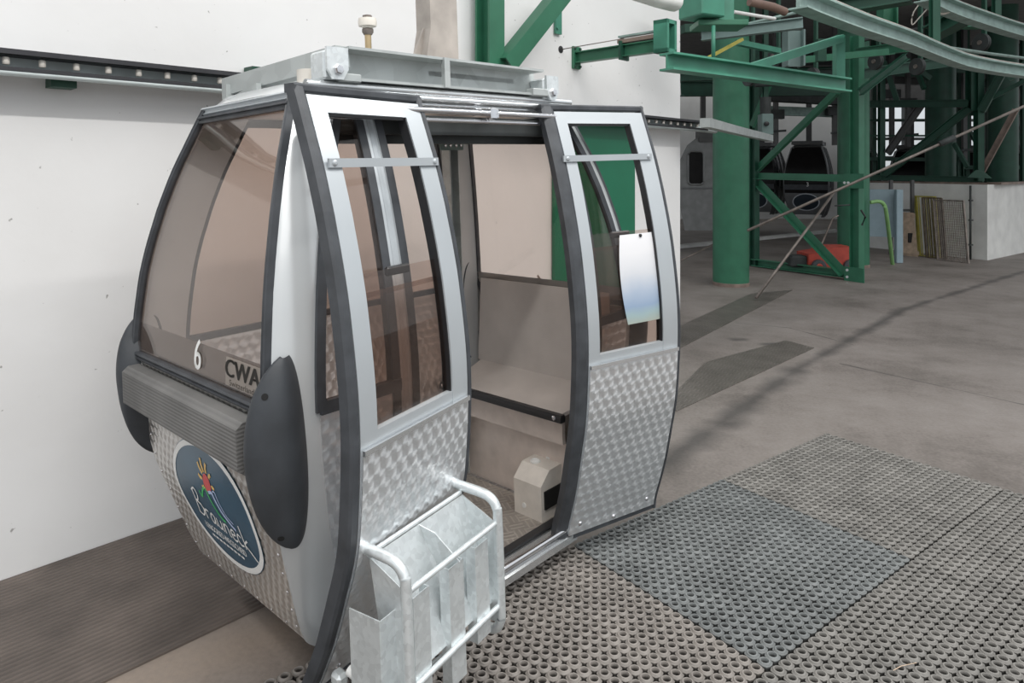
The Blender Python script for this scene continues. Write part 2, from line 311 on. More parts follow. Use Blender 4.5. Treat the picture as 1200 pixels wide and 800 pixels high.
# ------------------------------------------------------------------ mesh builder
class MB:
    def __init__(s): s.v = []; s.f = []; s.sm = []
    def add(s, vs, fs, smooth=False):
        o = len(s.v); s.v += [tuple(x) for x in vs]
        for f in fs: s.f.append(tuple(i+o for i in f)); s.sm.append(smooth)
    def box(s, c, size, rot=None, bevel=0.0):
        sx, sy, sz = [x/2 for x in size]; c = V(c)
        bv = min(bevel, sx*.9, sy*.9, sz*.9)
        R = rot if rot is not None else Matrix.Identity(3)
        if bv <= 0:
            vs = [c+R@V((x*sx, y*sy, z*sz)) for x in(-1, 1) for y in(-1, 1) for z in(-1, 1)]
            s.add(vs, [(0, 1, 3, 2), (4, 6, 7, 5), (0, 4, 5, 1), (2, 3, 7, 6), (0, 2, 6, 4), (1, 5, 7, 3)]); return
        vs = []; idx = {}
        for x in(-1, 1):
            for y in(-1, 1):
                for z in(-1, 1):
                    for a in range(3):
                        p = [x*(sx-bv), y*(sy-bv), z*(sz-bv)]; p[a] = (x, y, z)[a]*(sx, sy, sz)[a]
                        idx[(x, y, z, a)] = len(vs); vs.append(c+R@V(p))
        fs = []
        for a in range(3):
            b, d = (a+1) % 3, (a+2) % 3
            for sg in(-1, 1):
                q = []
                for (i, j) in((-1, -1), (1, -1), (1, 1), (-1, 1)):
                    k = [0, 0, 0]; k[a] = sg; k[b] = i; k[d] = j; q.append(idx[(*k, a)])
                fs.append(tuple(q) if sg > 0 else tuple(q[::-1]))
            for i in(-1, 1):
                for j in(-1, 1):
                    q = []
                    for (t, ax) in((-1, b), (-1, d), (1, d), (1, b)):
                        k = [0, 0, 0]; k[a] = t; k[b] = i; k[d] = j; q.append(idx[(*k, ax)])
                    fs.append(tuple(q) if i*j > 0 else tuple(q[::-1]))
        for x in(-1, 1):
            for y in(-1, 1):
                for z in(-1, 1):
                    q = (idx[(x, y, z, 0)], idx[(x, y, z, 1)], idx[(x, y, z, 2)])
                    fs.append(q if x*y*z > 0 else q[::-1])
        s.add(vs, fs)
    def sweep(s, path, prof, ups=None, closed=False, smooth=False, cap=True):
        """profile points (a,b): a along side, b along up"""
        n = len(path); path = [V(p) for p in path]; k = len(prof); vs = []
        for i, p in enumerate(path):
            if closed: t = path[(i+1) % n]-path[i-1]
            else: t = path[min(i+1, n-1)]-path[max(i-1, 0)]
            t.normalize()
            up = V(ups[i] if isinstance(ups, list) else (ups if ups is not None else (0, 0, 1)))
            if abs(up.dot(t)) > 0.98: up = V((1, 0, 0)) if abs(t.x) < .9 else V((0, 1, 0))
            sd = t.cross(up).normalized(); u2 = sd.cross(t).normalized()
            for a, b in prof: vs.append(p+sd*a+u2*b)
        fs = []
        for i in range(n if closed else n-1):
            j = (i+1) % n
            for q in range(k):
                r = (q+1) % k; fs.append((i*k+q, i*k+r, j*k+r, j*k+q))
        s.add(vs, fs, smooth)
        if cap and not closed:
            o = len(s.v)-len(vs)
            s.f.append(tuple(o+i for i in range(k))[::-1]); s.sm.append(False)
            s.f.append(tuple(o+(n-1)*k+i for i in range(k))); s.sm.append(False)
    def tube(s, path, r, n=10, closed=False):
        s.sweep(path, [(r*math.cos(2*PI*i/n), r*math.sin(2*PI*i/n)) for i in range(n)], None, closed, True)
    def beam(s, p, q, w, h, kind='box', up=(0, 0, 1), t=None):
        t = t or min(w, h)*0.12
        if kind == 'box': pr = [(-w/2, -h/2), (w/2, -h/2), (w/2, h/2), (-w/2, h/2)]
        elif kind == 'I':
            a, b = w/2, h/2
            pr = [(-a, -b), (a, -b), (a, -b+t), (t/2, -b+t), (t/2, b-t), (a, b-t), (a, b), (-a, b), (-a, b-t), (-t/2, b-t), (-t/2, -b+t), (-a, -b+t)]
        elif kind == 'C':
            a, b = w/2, h/2
            pr = [(-a, -b), (a, -b), (a, -b+t), (-a+t, -b+t), (-a+t, b-t), (a, b-t), (a, b), (-a, b)]
        elif kind == 'L':
            a, b = w/2, h/2
            pr = [(-a, -b), (a, -b), (a, -b+t), (-a+t, -b+t), (-a+t, b), (-a, b)]
        s.sweep([p, q], pr, up)
    def cyl(s, p, q, r, n=20, r2=None):
        p, q = V(p), V(q); t = (q-p).normalized(); a = t.orthogonal().normalized(); b = t.cross(a)
        r2 = r if r2 is None else r2
        vs = [p+(a*math.cos(2*PI*i/n)+b*math.sin(2*PI*i/n))*r for i in range(n)]+[q+(a*math.cos(2*PI*i/n)+b*math.sin(2*PI*i/n))*r2 for i in range(n)]
        s.add(vs, [(i, (i+1) % n, n+(i+1) % n, n+i) for i in range(n)], True)
        o = len(s.v)-2*n
        s.f.append(tuple(o+i for i in range(n))[::-1]); s.f.append(tuple(o+n+i for i in range(n))); s.sm += [False, False]
    def lathe(s, base, axis, prof, n=20):
        base, t = V(base), V(axis).normalized(); a = t.orthogonal().normalized(); b = t.cross(a); vs = []
        for r, h in prof: vs += [base+t*h+(a*math.cos(2*PI*i/n)+b*math.sin(2*PI*i/n))*r for i in range(n)]
        fs = [(j*n+i, j*n+(i+1) % n, (j+1)*n+(i+1) % n, (j+1)*n+i) for j in range(len(prof)-1) for i in range(n)]
        s.add(vs, fs, True)
        o = len(s.v)-len(vs); m = (len(prof)-1)*n
        s.f.append(tuple(o+i for i in range(n))[::-1]); s.f.append(tuple(o+m+i for i in range(n))); s.sm += [False, False]
    def sheet(s, f, ns, nt, th, smooth=True):
        """closed curved plate: f(a,b) a,b in 0..1, thickened to -normal by th"""
        P = [[V(f(i/ns, j/nt)) for j in range(nt+1)] for i in range(ns+1)]
        Q = []
        for i in range(ns+1):
            row = []
            for j in range(nt+1):
                da = P[min(i+1, ns)][j]-P[max(i-1, 0)][j]; db = P[i][min(j+1, nt)]-P[i][max(j-1, 0)]
                nn = da.cross(db)
                nn = nn.normalized() if nn.length > 1e-9 else V((0, 0, 1))
                row.append(P[i][j]-nn*th)
            Q.append(row)
        w = nt+1; vs = [p for r in P for p in r]+[p for r in Q for p in r]; o = (ns+1)*w; fs = []
        for i in range(ns):
            for j in range(nt):
                fs.append((i*w+j, (i+1)*w+j, (i+1)*w+j+1, i*w+j+1)); fs.append((o+i*w+j, o+i*w+j+1, o+(i+1)*w+j+1, o+(i+1)*w+j))
        s.add(vs, fs, smooth)
        rim = []; b0 = len(s.v)-len(vs)
        ed = [(i, 0) for i in range(ns+1)]+[(ns, j) for j in range(1, nt+1)]+[(i, nt) for i in range(ns-1, -1, -1)]+[(0, j) for j in range(nt-1, 0, -1)]
        for k in range(len(ed)):
            a, b = ed[k], ed[(k+1) % len(ed)]; ia, ib = a[0]*w+a[1], b[0]*w+b[1]
            s.f.append((b0+ia, b0+o+ia, b0+o+ib, b0+ib)); s.sm.append(False)
    def prism(s, pts, ext):
        n = len(pts); ext = V(ext); vs = [V(p) for p in pts]+[V(p)+ext for p in pts]
        s.add(vs, [tuple(range(n))[::-1], tuple(range(n, 2*n))]+[(i, (i+1) % n, n+(i+1) % n, n+i) for i in range(n)])

ORG = {}
def islands(mb):
    par = list(range(len(mb.v)))
    def find(x):
        while par[x] != x: par[x] = par[par[x]]; x = par[x]
        return x
    for f in mb.f:
        r = find(f[0])
        for i in f[1:]: par[find(i)] = r
    gr = {}
    for k, f in enumerate(mb.f): gr.setdefault(find(f[0]), []).append(k)
    out = []
    for ks in gr.values():
        m = MB(); idx = {}
        for k in ks:
            q = []
            for i in mb.f[k]:
                if i not in idx: idx[i] = len(m.v); m.v.append(mb.v[i])
                q.append(idx[i])
            m.f.append(tuple(q)); m.sm.append(mb.sm[k])
        out.append(m)
    return out
def objs(name, mb, mat, parent=None, label=None):
    """every loose piece becomes a part of its own"""
    return [obj(name, m, mat, parent, label) for m in islands(mb)]
def obj(name, mb, mat, parent=None, label=None):
    me = bpy.data.meshes.new(name)
    o0 = V((0, 0, 0))
    if parent is not None: o0 = ORG.get(parent.name, V((0, 0, 0)))
    me.from_pydata([tuple(V(p)-o0) for p in mb.v], [], mb.f)
    me.polygons.foreach_set('use_smooth', mb.sm)
    me.update()
    import bmesh
    bm = bmesh.new(); bm.from_mesh(me); bmesh.ops.recalc_face_normals(bm, faces=bm.faces)
    for e in bm.edges:
        if len(e.link_faces) == 2 and e.calc_face_angle(0) > 0.75: e.smooth = False
    bm.to_mesh(me); bm.free()
    for m in (mat if isinstance(mat, list) else [mat]): me.materials.append(m)
    o = bpy.data.objects.new(name, me); COL.objects.link(o)
    if parent is not None:
        o.parent = parent; ORG[o.name] = o0
    if label: o['label'] = label
    return o
def single(name, mb, mat, label, cat, group=None, loc=None):
    """a thing that is one mesh, its origin at its own base"""
    if loc is None:
        xs = [p[0] for p in mb.v]; ys = [p[1] for p in mb.v]; zs = [p[2] for p in mb.v]
        loc = ((min(xs)+max(xs))/2, (min(ys)+max(ys))/2, min(zs))
    L = V(loc); mb.v = [tuple(V(p)-L) for p in mb.v]
    o = obj(name, mb, mat); o.location = L; o['label'] = label; o['category'] = cat
    if group: o['group'] = group
    return o
def thing(name, label, cat, loc=(0, 0, 0), group=None):
    o = bpy.data.objects.new(name, None); COL.objects.link(o); o.location = loc; o.empty_display_size = 0.1
    o['label'] = label; o['category'] = cat
    if group: o['group'] = group
    ORG[o.name] = V(loc)
    return o
def struct(name, mb, mat):
    o = obj(name, mb, mat); o['kind'] = 'structure'; return o

def text_mesh(body, size, extr=0.0):
    cu = bpy.data.curves.new('lettering', 'FONT'); cu.body = body; cu.size = size; cu.align_x = 'CENTER'; cu.align_y = 'CENTER'; cu.resolution_u = 3
    cu.fill_mode = 'BOTH'; cu.extrude = extr
    o = bpy.data.objects.new('lettering', cu); COL.objects.link(o)
    dg = bpy.context.evaluated_depsgraph_get(); dg.update()
    me = bpy.data.meshes.new_from_object(o.evaluated_get(dg))
    vs = [v.co.copy() for v in me.vertices]; fs = [tuple(p.vertices) for p in me.polygons]
    bpy.data.objects.remove(o); bpy.data.meshes.remove(me); bpy.data.curves.remove(cu)
    return vs, fs
def put_text(mb, body, size, fn, sx=1.0, bold=0.0, rot=0.0):
    vs, fs = text_mesh(body, size)
    cr, sr = math.cos(rot), math.sin(rot)
    mb.add([fn(v.x*sx*cr-v.y*sr, v.x*sx*sr+v.y*cr) for v in vs], fs)
def stroke(mb, pts, w, fn, closed=False):
    """flat painted stroke of width w through 2-D points, mapped by fn"""
    P = [V((p[0], p[1])) for p in pts]; n = len(P); vs = []
    for i in range(n):
        t = (P[min(i+1, n-1)]-P[max(i-1, 0)]) if not closed else (P[(i+1) % n]-P[i-1])
        if t.length < 1e-9: t = V((1, 0))
        t.normalize(); q = V((-t.y, t.x))*w/2
        vs += [fn(*(P[i]+q)), fn(*(P[i]-q))]
    m = n if closed else n-1
    mb.add(vs, [(2*i, 2*i+1, 2*((i+1) % n)+1, 2*((i+1) % n)) for i in range(m)])
def smooth_pts(pts, k=6):
    out = []; n = len(pts)
    for i in range(n-1):
        p0, p1, p2, p3 = pts[max(i-1, 0)], pts[i], pts[i+1], pts[min(i+2, n-1)]
        for j in range(k):
            t = j/k
            out.append(tuple(0.5*((2*b)+(c-a)*t+(2*a-5*b+4*c-d)*t*t+(-a+3*b-3*c+d)*t**3) for a, b, c, d in zip(p0, p1, p2, p3)))
    out.append(tuple(pts[-1])); return out

# ------------------------------------------------------------------ camera and light
cam = bpy.data.cameras.new('camera'); co = bpy.data.objects.new('camera', cam); COL.objects.link(co)
co.location = CAM; co.rotation_euler = (PI/2, 0, 0)
cam.sensor_width = 36; cam.lens = 36*FOC/1200; cam.shift_y = -(400-YH)/1200; cam.clip_start = 0.05
scene.camera = co
scene.view_settings.view_transform = 'Standard'; scene.view_settings.look = 'None'
scene.view_settings.gamma = 1; scene.view_settings.use_curve_mapping = False
scene.view_settings.exposure = 0.2
scene.cycles.transparent_max_bounces = 40
w = bpy.data.worlds.new('sky'); scene.world = w; w.use_nodes = True
wn = w.node_tree; bg = wn.nodes['Background']
wtc = N(wn, 'ShaderNodeTexCoord'); wsp = N(wn, 'ShaderNodeSeparateXYZ'); wn.links.new(wtc.outputs['Generated'], wsp.inputs[0])
wn.links.new(ramp(wn, wsp.outputs[2], [(0.0, (0.62, 0.66, 0.68)), (0.12, (0.85, 0.9, 0.95)), (0.6, (0.95, 0.98, 1.0))]), bg.inputs[0])
bg.inputs[1].default_value = 0.76
sun = bpy.data.lights.new('soft_daylight', 'SUN'); sun.energy = 0.8; sun.angle = rad(50); sun.color = (1, 0.97, 0.93)
so = bpy.data.objects.new('soft_daylight', sun); COL.objects.link(so); so.location = (2, -4, 8)
so.rotation_euler = V((-0.45, 0.72, -1.0)).to_track_quat('-Z', 'Y').to_euler()

# ------------------------------------------------------------------ setting
W0 = flr(0, 682); W1 = flr(797, 404)
wd = (W1-W0).normalized(); wn_ = V((wd.y, -wd.x, 0))      # wn_: out of the wall, towards the cabin
WANG = math.atan2(wd.y, wd.x)
def wallp(px, py, off=0.0): return vplane(px, py, W0+wn_*off, wn_)
mb = MB()
A = W0-wd*5; B = W1
mb.prism([A, B, B-wn_*0.35, A-wn_*0.35], (0, 0, 5.6))
struct('wall_left', mb, wallm)
mb = MB(); mb.box((6, 9, -0.06), (60, 44, 0.12)); struct('floor', mb, floorm)
mb = MB(); mb.box((3.5, 17.5, 5.75), (27, 13.4, 0.3)); struct('ceiling', mb, ceilm)
mb = MB()
mb.box((6.6, 26, 2.8), (13, 0.3, 5.6)); mb.box((-4, 26, 2.8), (8, 0.3, 5.6))
struct('wall_back', mb, backwallm)
# window front on the right of the back wall: sill, head and posts
mb = MB(); mb.box((23, 26, 0.9), (19.8, 0.3, 1.8)); mb.box((23, 26, 5.0), (19.8, 0.3, 1.2)); struct('wall_back_sill', mb, darkwallm)
mb = MB()
for i in range(14): mb.box((13.4+i*1.4, 26, 3.1), (0.16, 0.2, 2.6))
for z in (2.3, 3.0, 3.7): mb.box((23, 26, z), (19.8, 0.16, 0.1))
struct('window_1', mb, darkmach)

# ribbed runner beside the wall
r0 = flr(89, 790); r1 = flr(320, 706)
off = (r1-W0).dot(wn_)
mb = MB()
off -= .004; a = -3.6; b_ = 2.2
mb.box((0, 0, 0.004), (b_-a, off, 0.008))
o = obj('ribbed_runner', mb, runner_mat); o.location = W0+wd*((a+b_)/2)+wn_*(off/2+.004); o.rotation_euler = (0, 0, WANG)
o['label'] = 'long dark ribbed rubber runner on the floor along the white wall'; o['category'] = 'floor runner'
# chequer plates let into the floor
for pts, lab in (([(797, 382), (881, 344), (929, 340), (797, 408)], 'worn chequer plate strip in the floor in front of the thick round green column'),
                 ([(826, 425), (921, 399), (954, 408), (793, 482), (782, 470)], 'oil-spotted chequer plate in the floor right of the gondola door')):
    mb = MB(); mb.prism([flr(*p) for p in pts], (0, 0, 0.006)); single('chequer_plate', mb, chq_floor, lab, 'floor plate')

# ring mats ----------------------------------------------------------------
def ring_tile_mesh():
    nx, ny = 23, 20; px, py = 1.155/nx, 1.03/ny; n = 12; mb = MB()
    for i in range(nx):
        for j in range(ny):
            cx, cy = (i+.5)*px-1.155/2, (j+.5)*py-1.03/2
            jr = 1+random.uniform(-.03, .03)
            rings = []
            for r, z in ((0.0132, 0.001), (0.0132, 0.018), (0.0155, 0.0240), (0.0190, 0.0235), (0.0226, 0.0180)):
                rings.append([(cx+r*jr*math.cos(2*PI*(k+.5)/n), cy+r*jr*math.sin(2*PI*(k+.5)/n), z) for k in range(n)])
            out = []
            for k in range(n):
                th = 2*PI*(k+.5)/n; c, s_ = math.cos(th), math.sin(th); m = max(abs(c), abs(s_)); x, y = c/m*px/2, s_/m*py/2
                q = abs(x)/(px/2)+abs(y)/(py/2)
                if q > 1.62: x *= 1.58/q; y *= 1.58/q
                out.append((cx+x, cy+y, 0.0170))
            low = [(p[0], p[1], 0.001) for p in out]
            rings += [out, low]
            vs = [p for r in rings for p in r]
            mb.add(vs, [(a*n+k, a*n+(k+1) % n, (a+1)*n+(k+1) % n, (a+1)*n+k) for a in range(len(rings)-1) for k in range(n)], True)
    return mb
tile = None
ma = rad(37.2); e1 = V((math.cos(ma), math.sin(ma), 0)); e2 = V((math.sin(ma), -math.cos(ma), 0)); mc = flr(968, 507, 0.02); mc.z = 0
tl = {(0, 0): (mat_grey, 'brownish grey rubber ring mat at the far corner of the mat field'),
      (1, 0): (mat_blue, 'bluish grey rubber ring mat beside the right gondola door'),
      (2, 0): (mat_tan, 'tan rubber ring mat between the gondola threshold and the ski rack'),
      (3, 0): (mat_tan, 'rubber ring mat under the ski rack and left gondola door'),
      (0, 1): (mat_grey, 'rubber ring mat at the right edge of the photo, nearest the camera side'),
      (1, 1): (mat_grey, 'grey rubber ring mat in the right foreground with a straw on it'),
      (2, 1): (mat_grey, 'rubber ring mat at the bottom centre edge of the photo'),
      }
for (i, j), (m, lab) in tl.items():
    if tile is None:
        tile = obj('ring_mat', ring_tile_mesh(), m); o = tile
    else:
        o = tile.copy(); COL.objects.link(o)
    o.location = mc-e1*(1.155*(i+.5)+0.004*i)+e2*(1.03*(j+.5)+0.004*j); o.rotation_euler = (0, 0, ma)
    o.material_slots[0].link = 'OBJECT'; o.material_slots[0].material = m
    o['label'] = lab; o['category'] = 'rubber mat'; o['group'] = 'perforated ring mats on the floor'
st = MB(); st.tube([dep(1047, 795, 2.45)*1.0, dep(1056, 789, 2.47), dep(1074, 787, 2.49)], 0.0018, 5)
zmin = min(p[2] for p in st.v); st.v = [(x, y, 0.026+(z-zmin)*.3) for x, y, z in st.v]
single('straw_piece', st, woodm, 'bent pale straw lying on the ring mat at bottom right', 'straw')
# ------------------------------------------------------------------ the gondola cabin (local axes: u along the wall, v towards the wall, w up)
def rotm(yaw, roll, pitch):
    return Matrix.Rotation(yaw, 3, 'Z') @ Matrix.Rotation(pitch, 3, 'Y') @ Matrix.Rotation(roll, 3, 'X')
CR = rotm(rad(46.63), rad(-1.36), rad(-1.49))
CO = CAM + ray(617, 648)*2.987
BP = [(-.1, 0), (0, .03), (.15, .28), (.25, .45), (.42, .66), (.55, .82), (.7, .92), (.85, .985), (.95, 1.0), (1.05, .985), (1.2, .92), (1.35, .82), (1.55, .62), (1.7, .42), (1.85, .18), (1.95, 0), (2.1, -.25)]
def bul(w):
    for i in range(len(BP)-1):
        if w <= BP[i+1][0]:
            p0, p1, p2, p3 = BP[max(i-1, 0)][1], BP[i][1], BP[i+1][1], BP[min(i+2, len(BP)-1)][1]
            t = max(0, min(1, (w-BP[i][0])/(BP[i+1][0]-BP[i][0])))
            return 0.5*((2*p1)+(p2-p0)*t+(2*p0-5*p1+4*p2-p3)*t*t+(-p0+3*p1-3*p2+p3)*t**3)
    return BP[-1][1]
UC, VC = -0.25, 0.44
HU = lambda w: 0.72+0.235*bul(w)        # half length
HV = lambda w: 0.385+0.2*bul(w)         # half width
RU, RV = 0.20, 0.04
# points of the body surface; su,sv = -1/+1 pick the end and the side, o pushes outwards
def end_pt(su, v, w, o=0.0): return V((UC+su*(HU(w)+o), v, w))
def end_frac(su, t, w, o=0.0):
    hv = HV(w)-RV; return end_pt(su, VC-hv+2*hv*t, w, o)
def side_pt(sv, u, w, o=0.0): return V((u, VC+sv*(HV(w)+o), w))
def side_frac(sv, t, w, o=0.0):
    hu = HU(w)-RU; return side_pt(sv, UC-hu+2*hu*t, w, o)
def arc_pt(su, sv, q, w, o=0.0):
    """q 0 = end edge, 1 = side edge of the rounded corner; beyond runs on along end/side"""
    a, b = HU(w), HV(w); RU = 0.20 if sv > 0 else (0.10 if su > 0 else 0.15)
    if q < 0: return V((UC+su*(a+o), VC+sv*(b-RV+q*0.2), w))
    if q > 1: return V((UC+su*(a-RU-(q-1)*0.2), VC+sv*(b+o), w))
    th = q*PI/2
    return V((UC+su*(a-RU+RU*math.cos(th)+o*math.cos(th)), VC+sv*(b-RV+RV*math.sin(th)+o*math.sin(th)), w))
def lerp(a, b, t): return a+(b-a)*t

def mirror_box_v(v): return 2*VC-v

cabin = bpy.data.objects.new('gondola_cabin', None); COL.objects.link(cabin)
cabin.location = CO; cabin.rotation_euler = CR.to_euler()
cabin['label'] = 'silver gondola cabin numbered 6 with both sliding doors open, in front of the white wall'; cabin['category'] = 'gondola cabin'
W_WIN, W_TOP, W_BOT = 0.985, 1.90, 0.15

# corner posts
for su, sv in ((-1, -1), (-1, 1), (1, -1), (1, 1)):
    mb = MB()
    wb = lambda q: lerp(0.15, 0.03, q)
    f = (lambda a, b: arc_pt(su, sv, a, lerp(wb(a), 1.955, b)))
    mb.sheet(f, 10, 40, 0.02*(1 if su*sv > 0 else -1))
    obj('corner_post', mb, silver, cabin)
# end windows, seals, end panels
def tube_on(mb, pts, r, n=8, closed=False): mb.tube(pts, r, n, closed)
winds = {}
for su in (-1, 1):
    mb = MB(); sg = 1 if su > 0 else -1
    mb.sheet(lambda a, b: end_frac(su, a, lerp(W_WIN, W_TOP, b), 0.0), 10, 24, 0.006*sg)
    wn1 = obj('end_window', mb, tint, cabin); winds[su] = wn1
    mb = MB()
    for t in (0.0, 1.0):
        mb.sweep([end_frac(su, t, lerp(W_WIN-.01, 1.945, k/24), 0.003) for k in range(25)], [(-.012, -.012), (.012, -.012), (.012, .012), (.006, .015), (.002, .007), (-.002, .007), (-.006, .015), (-.012, .012)], ups=V((su, 0, 0)))
    for ww in (W_WIN-.012, W_TOP+.004):
        mb.sweep([end_frac(su, k/8, ww, 0.003) for k in range(9)], [(-.014, -.012), (.014, -.012), (.014, .012), (.006, .015), (.002, .007), (-.002, .007), (-.006, .015), (-.014, .012)], ups=V((su, 0, 0)))
    obj('window_seal', mb, rubber, wn1)
    mb = MB()
    dz = 0 if su < 0 else -.045
    mb.sheet(lambda a, b: end_frac(su, a, lerp(W_WIN+.008, 1.098+dz, b), -0.0085), 10, 3, 0.0006*sg)
    obj('film_band', mb, film, wn1)
    # number and maker mark, readable from outside
    fn = lambda x, y: end_pt(su, VC-.06+su*x, 1.06+y, 0.003)
    vn6 = .387 if su < 0 else .493
    mb = MB(); put_text(mb, '6', 0.148, lambda x, y: end_pt(su, vn6+su*x, 1.058+dz+y, 0.003), 0.85)
    put_text(mb, '6', 0.148, lambda x, y: end_pt(su, vn6+su*x+.002, 1.058+dz+y, 0.003), 0.85)
    put_text(mb, '6', 0.148, lambda x, y: end_pt(su, vn6+su*x-.002, 1.058+dz+y, 0.003), 0.85)
    nb = obj('cabin_number', mb, textwhite, wn1, 'white numeral 6')
    vm = 0.055 if su < 0 else 0.80
    mb = MB()
    mb.sheet(lambda a, b: end_pt(su, vm-.115+.23*a, lerp(1.002+dz, 1.092+dz, b), 0.0015), 4, 3, 0.0005*sg)
    obj('mark_plate', mb, filml if su < 0 else platew, wn1)
    mb = MB()
    for d in (-.0045, -.002, 0, .002, .0045): put_text(mb, 'CWA', 0.078, lambda x, y: end_pt(su, vm+su*(x+d), 1.056+dz+y, 0.003), 1.25)
    put_text(mb, 'Switzerland', 0.027, lambda x, y: end_pt(su, vm+su*x, 1.014+dz+y, 0.003), 1.35)
    obj('maker_mark', mb, filmtext if su < 0 else blackp, wn1)
    # lower engine-turned panel with rivets
    mb = MB()
    mb.sheet(lambda a, b: end_frac(su, a, lerp(W_BOT, W_WIN-.03, b), 0.0), 10, 60, 0.004*sg)
    ep = obj('end_panel', mb, turn_end, cabin)
    mb = MB()
    for t in (0.025, 0.975):
        for k in range(8):
            p = end_frac(su, t, 0.2+k*0.075, 0.0); mb.lathe(p, (su, 0, 0), [(.006, -.001), (.006, .001), (.003, .003), (.0005, .0035)], 8)
    for k in range(1, 8):
        p = end_frac(su, k/8, 0.17, 0); mb.lathe(p, (su, 0, 0), [(.006, -.001), (.006, .001), (.003, .003), (.0005, .0035)], 8)
    objs('rivet', mb, chrome, ep)
    # bumper: ribbed rubber profile with rounded caps
    mb = MB()
    mb.sweep([end_pt(su, v, 0.868, 0.036) for v in (-.06, .2, .44, .7, .92)], [(-.072, -.03), (.072, -.03), (.078, -.02), (.078, .02), (.06, .042), (-.06, .042), (-.078, .02), (-.078, -.02)], ups=V((su, 0, 0)))
    obj('bumper', mb, bumpmat, cabin)
    for sv in (-1, 1):
        mb = MB(); NW, NQ = 56, 20
        def capf(i, j):
            ww = lerp(0.545, 1.13, j/NW); x = (ww-0.8375)/0.2985
            x = max(-1, min(1, x)); hh = (1-abs(x)**2.3)**0.62 if abs(x) < 1 else 0
            q0_ = .495-.84*max(0, 1-abs(x)**1.6)**.62; q1_ = .505+.295*max(0, 1-x*x)**.5
            q = lerp(q0_, q1_, i/NQ)
            edge = 1-abs(i/NQ*2-1)**4
            th = -0.006+0.085*edge*(0.3+0.7*hh)
            return arc_pt(su, sv, q, ww, th)
        mb.sheet(lambda a, b: capf(a*NQ, b*NW), NQ, NW, 0.03*(1 if su*sv > 0 else -1))
        cp = obj('bumper_cap', mb, rubber_grey, cabin)
        mb = MB()
        for ww in (.60, 1.035):
            jj = (ww-.545)/.585*NW; p = capf(NQ*.5, jj); nrm = (capf(NQ*.5+1, jj)-capf(NQ*.5-1, jj)).cross(capf(NQ*.5, jj+1)-capf(NQ*.5, jj-1)).normalized()
            if nrm.x*su < 0: nrm = -nrm
            mb.lathe(p-nrm*.012, nrm, [(.010, 0), (.010, .0132), (.0005, .0134)], 12)
        objs('bolt_hole', mb, darkgap, cp)
    # emblem sticker: white ring, navy disc, mountain and sun strokes, lettering
    ev, ew = VC+su*.028, 0.515
    fe = lambda o: (lambda x, y: end_pt(su, ev+su*x, ew+y, o))
    mb = MB(); NE = 48
    ring = [(math.cos(2*PI*k/NE), math.sin(2*PI*k/NE)) for k in range(NE)]
    def disc(mb, a, b, o):
        rs = 8; f = fe(o)
        vs = [f(a*x*(r/rs), b*y*(r/rs)) for r in range(1, rs+1) for x, y in ring]+[f(0, 0)]
        fs = [(r*NE+k, r*NE+(k+1) % NE, (r+1)*NE+(k+1) % NE, (r+1)*NE+k) for r in range(rs-1) for k in range(NE)]
        fs += [(k, (k+1) % NE, rs*NE) for k in range(NE)]
        mb.add(vs, fs)
    disc(mb, .335, .238, .0030); em = obj('emblem', mb, navy, cabin)
    mb = MB(); stroke(mb, [(.322*x, .224*y) for x, y in ring], .022, fe(.0042), True); obj('emblem_ring', mb, textwhite, em)
    sx0, sy0 = -.005, .085
    mb = MB(); disc2 = fe(.0046)
    vs = [disc2(sx0+.03*x, sy0+.036*y) for x, y in ring]; mb.add(vs, [tuple(range(NE))]); obj('emblem_sun', mb, ered, em)
    mb = MB()
    for ang, ln in ((165, .03), (130, .045), (105, .05), (75, .04), (40, .025), (-5, .022), (205, .022)):
        a = rad(ang); c, s_ = math.cos(a), math.sin(a)
        stroke(mb, smooth_pts([(sx0+.036*c, sy0+.042*s_), (sx0+(.036+ln*.5)*c-.004*s_, sy0+(.042+ln*.5)*s_+.004*c), (sx0+(.036+ln)*c, sy0+(.042+ln)*s_)], 3), .013, fe(.0046))
    obj('emblem_rays', mb, eyellow, em)
    mb = MB(); stroke(mb, smooth_pts([(-.10, .03), (-.085, .012), (-.06, .045), (-.035, .06), (-.015, .03), (.02, -.01), (.05, -.03), (.075, -.035)]), .010, fe(.0046)); obj('emblem_mountain', mb, egreen, em)
    mb = MB(); stroke(mb, smooth_pts([(-.01, .05), (.02, .058), (.035, .04), (.07, .0), (.12, -.03), (.15, -.04)]), .012, fe(.0050)); stroke(mb, smooth_pts([(.03, .066), (.05, .068), (.065, .04), (.10, .0), (.145, -.018)]), .006, fe(.0050)); obj('emblem_slope', mb, eblue, em)
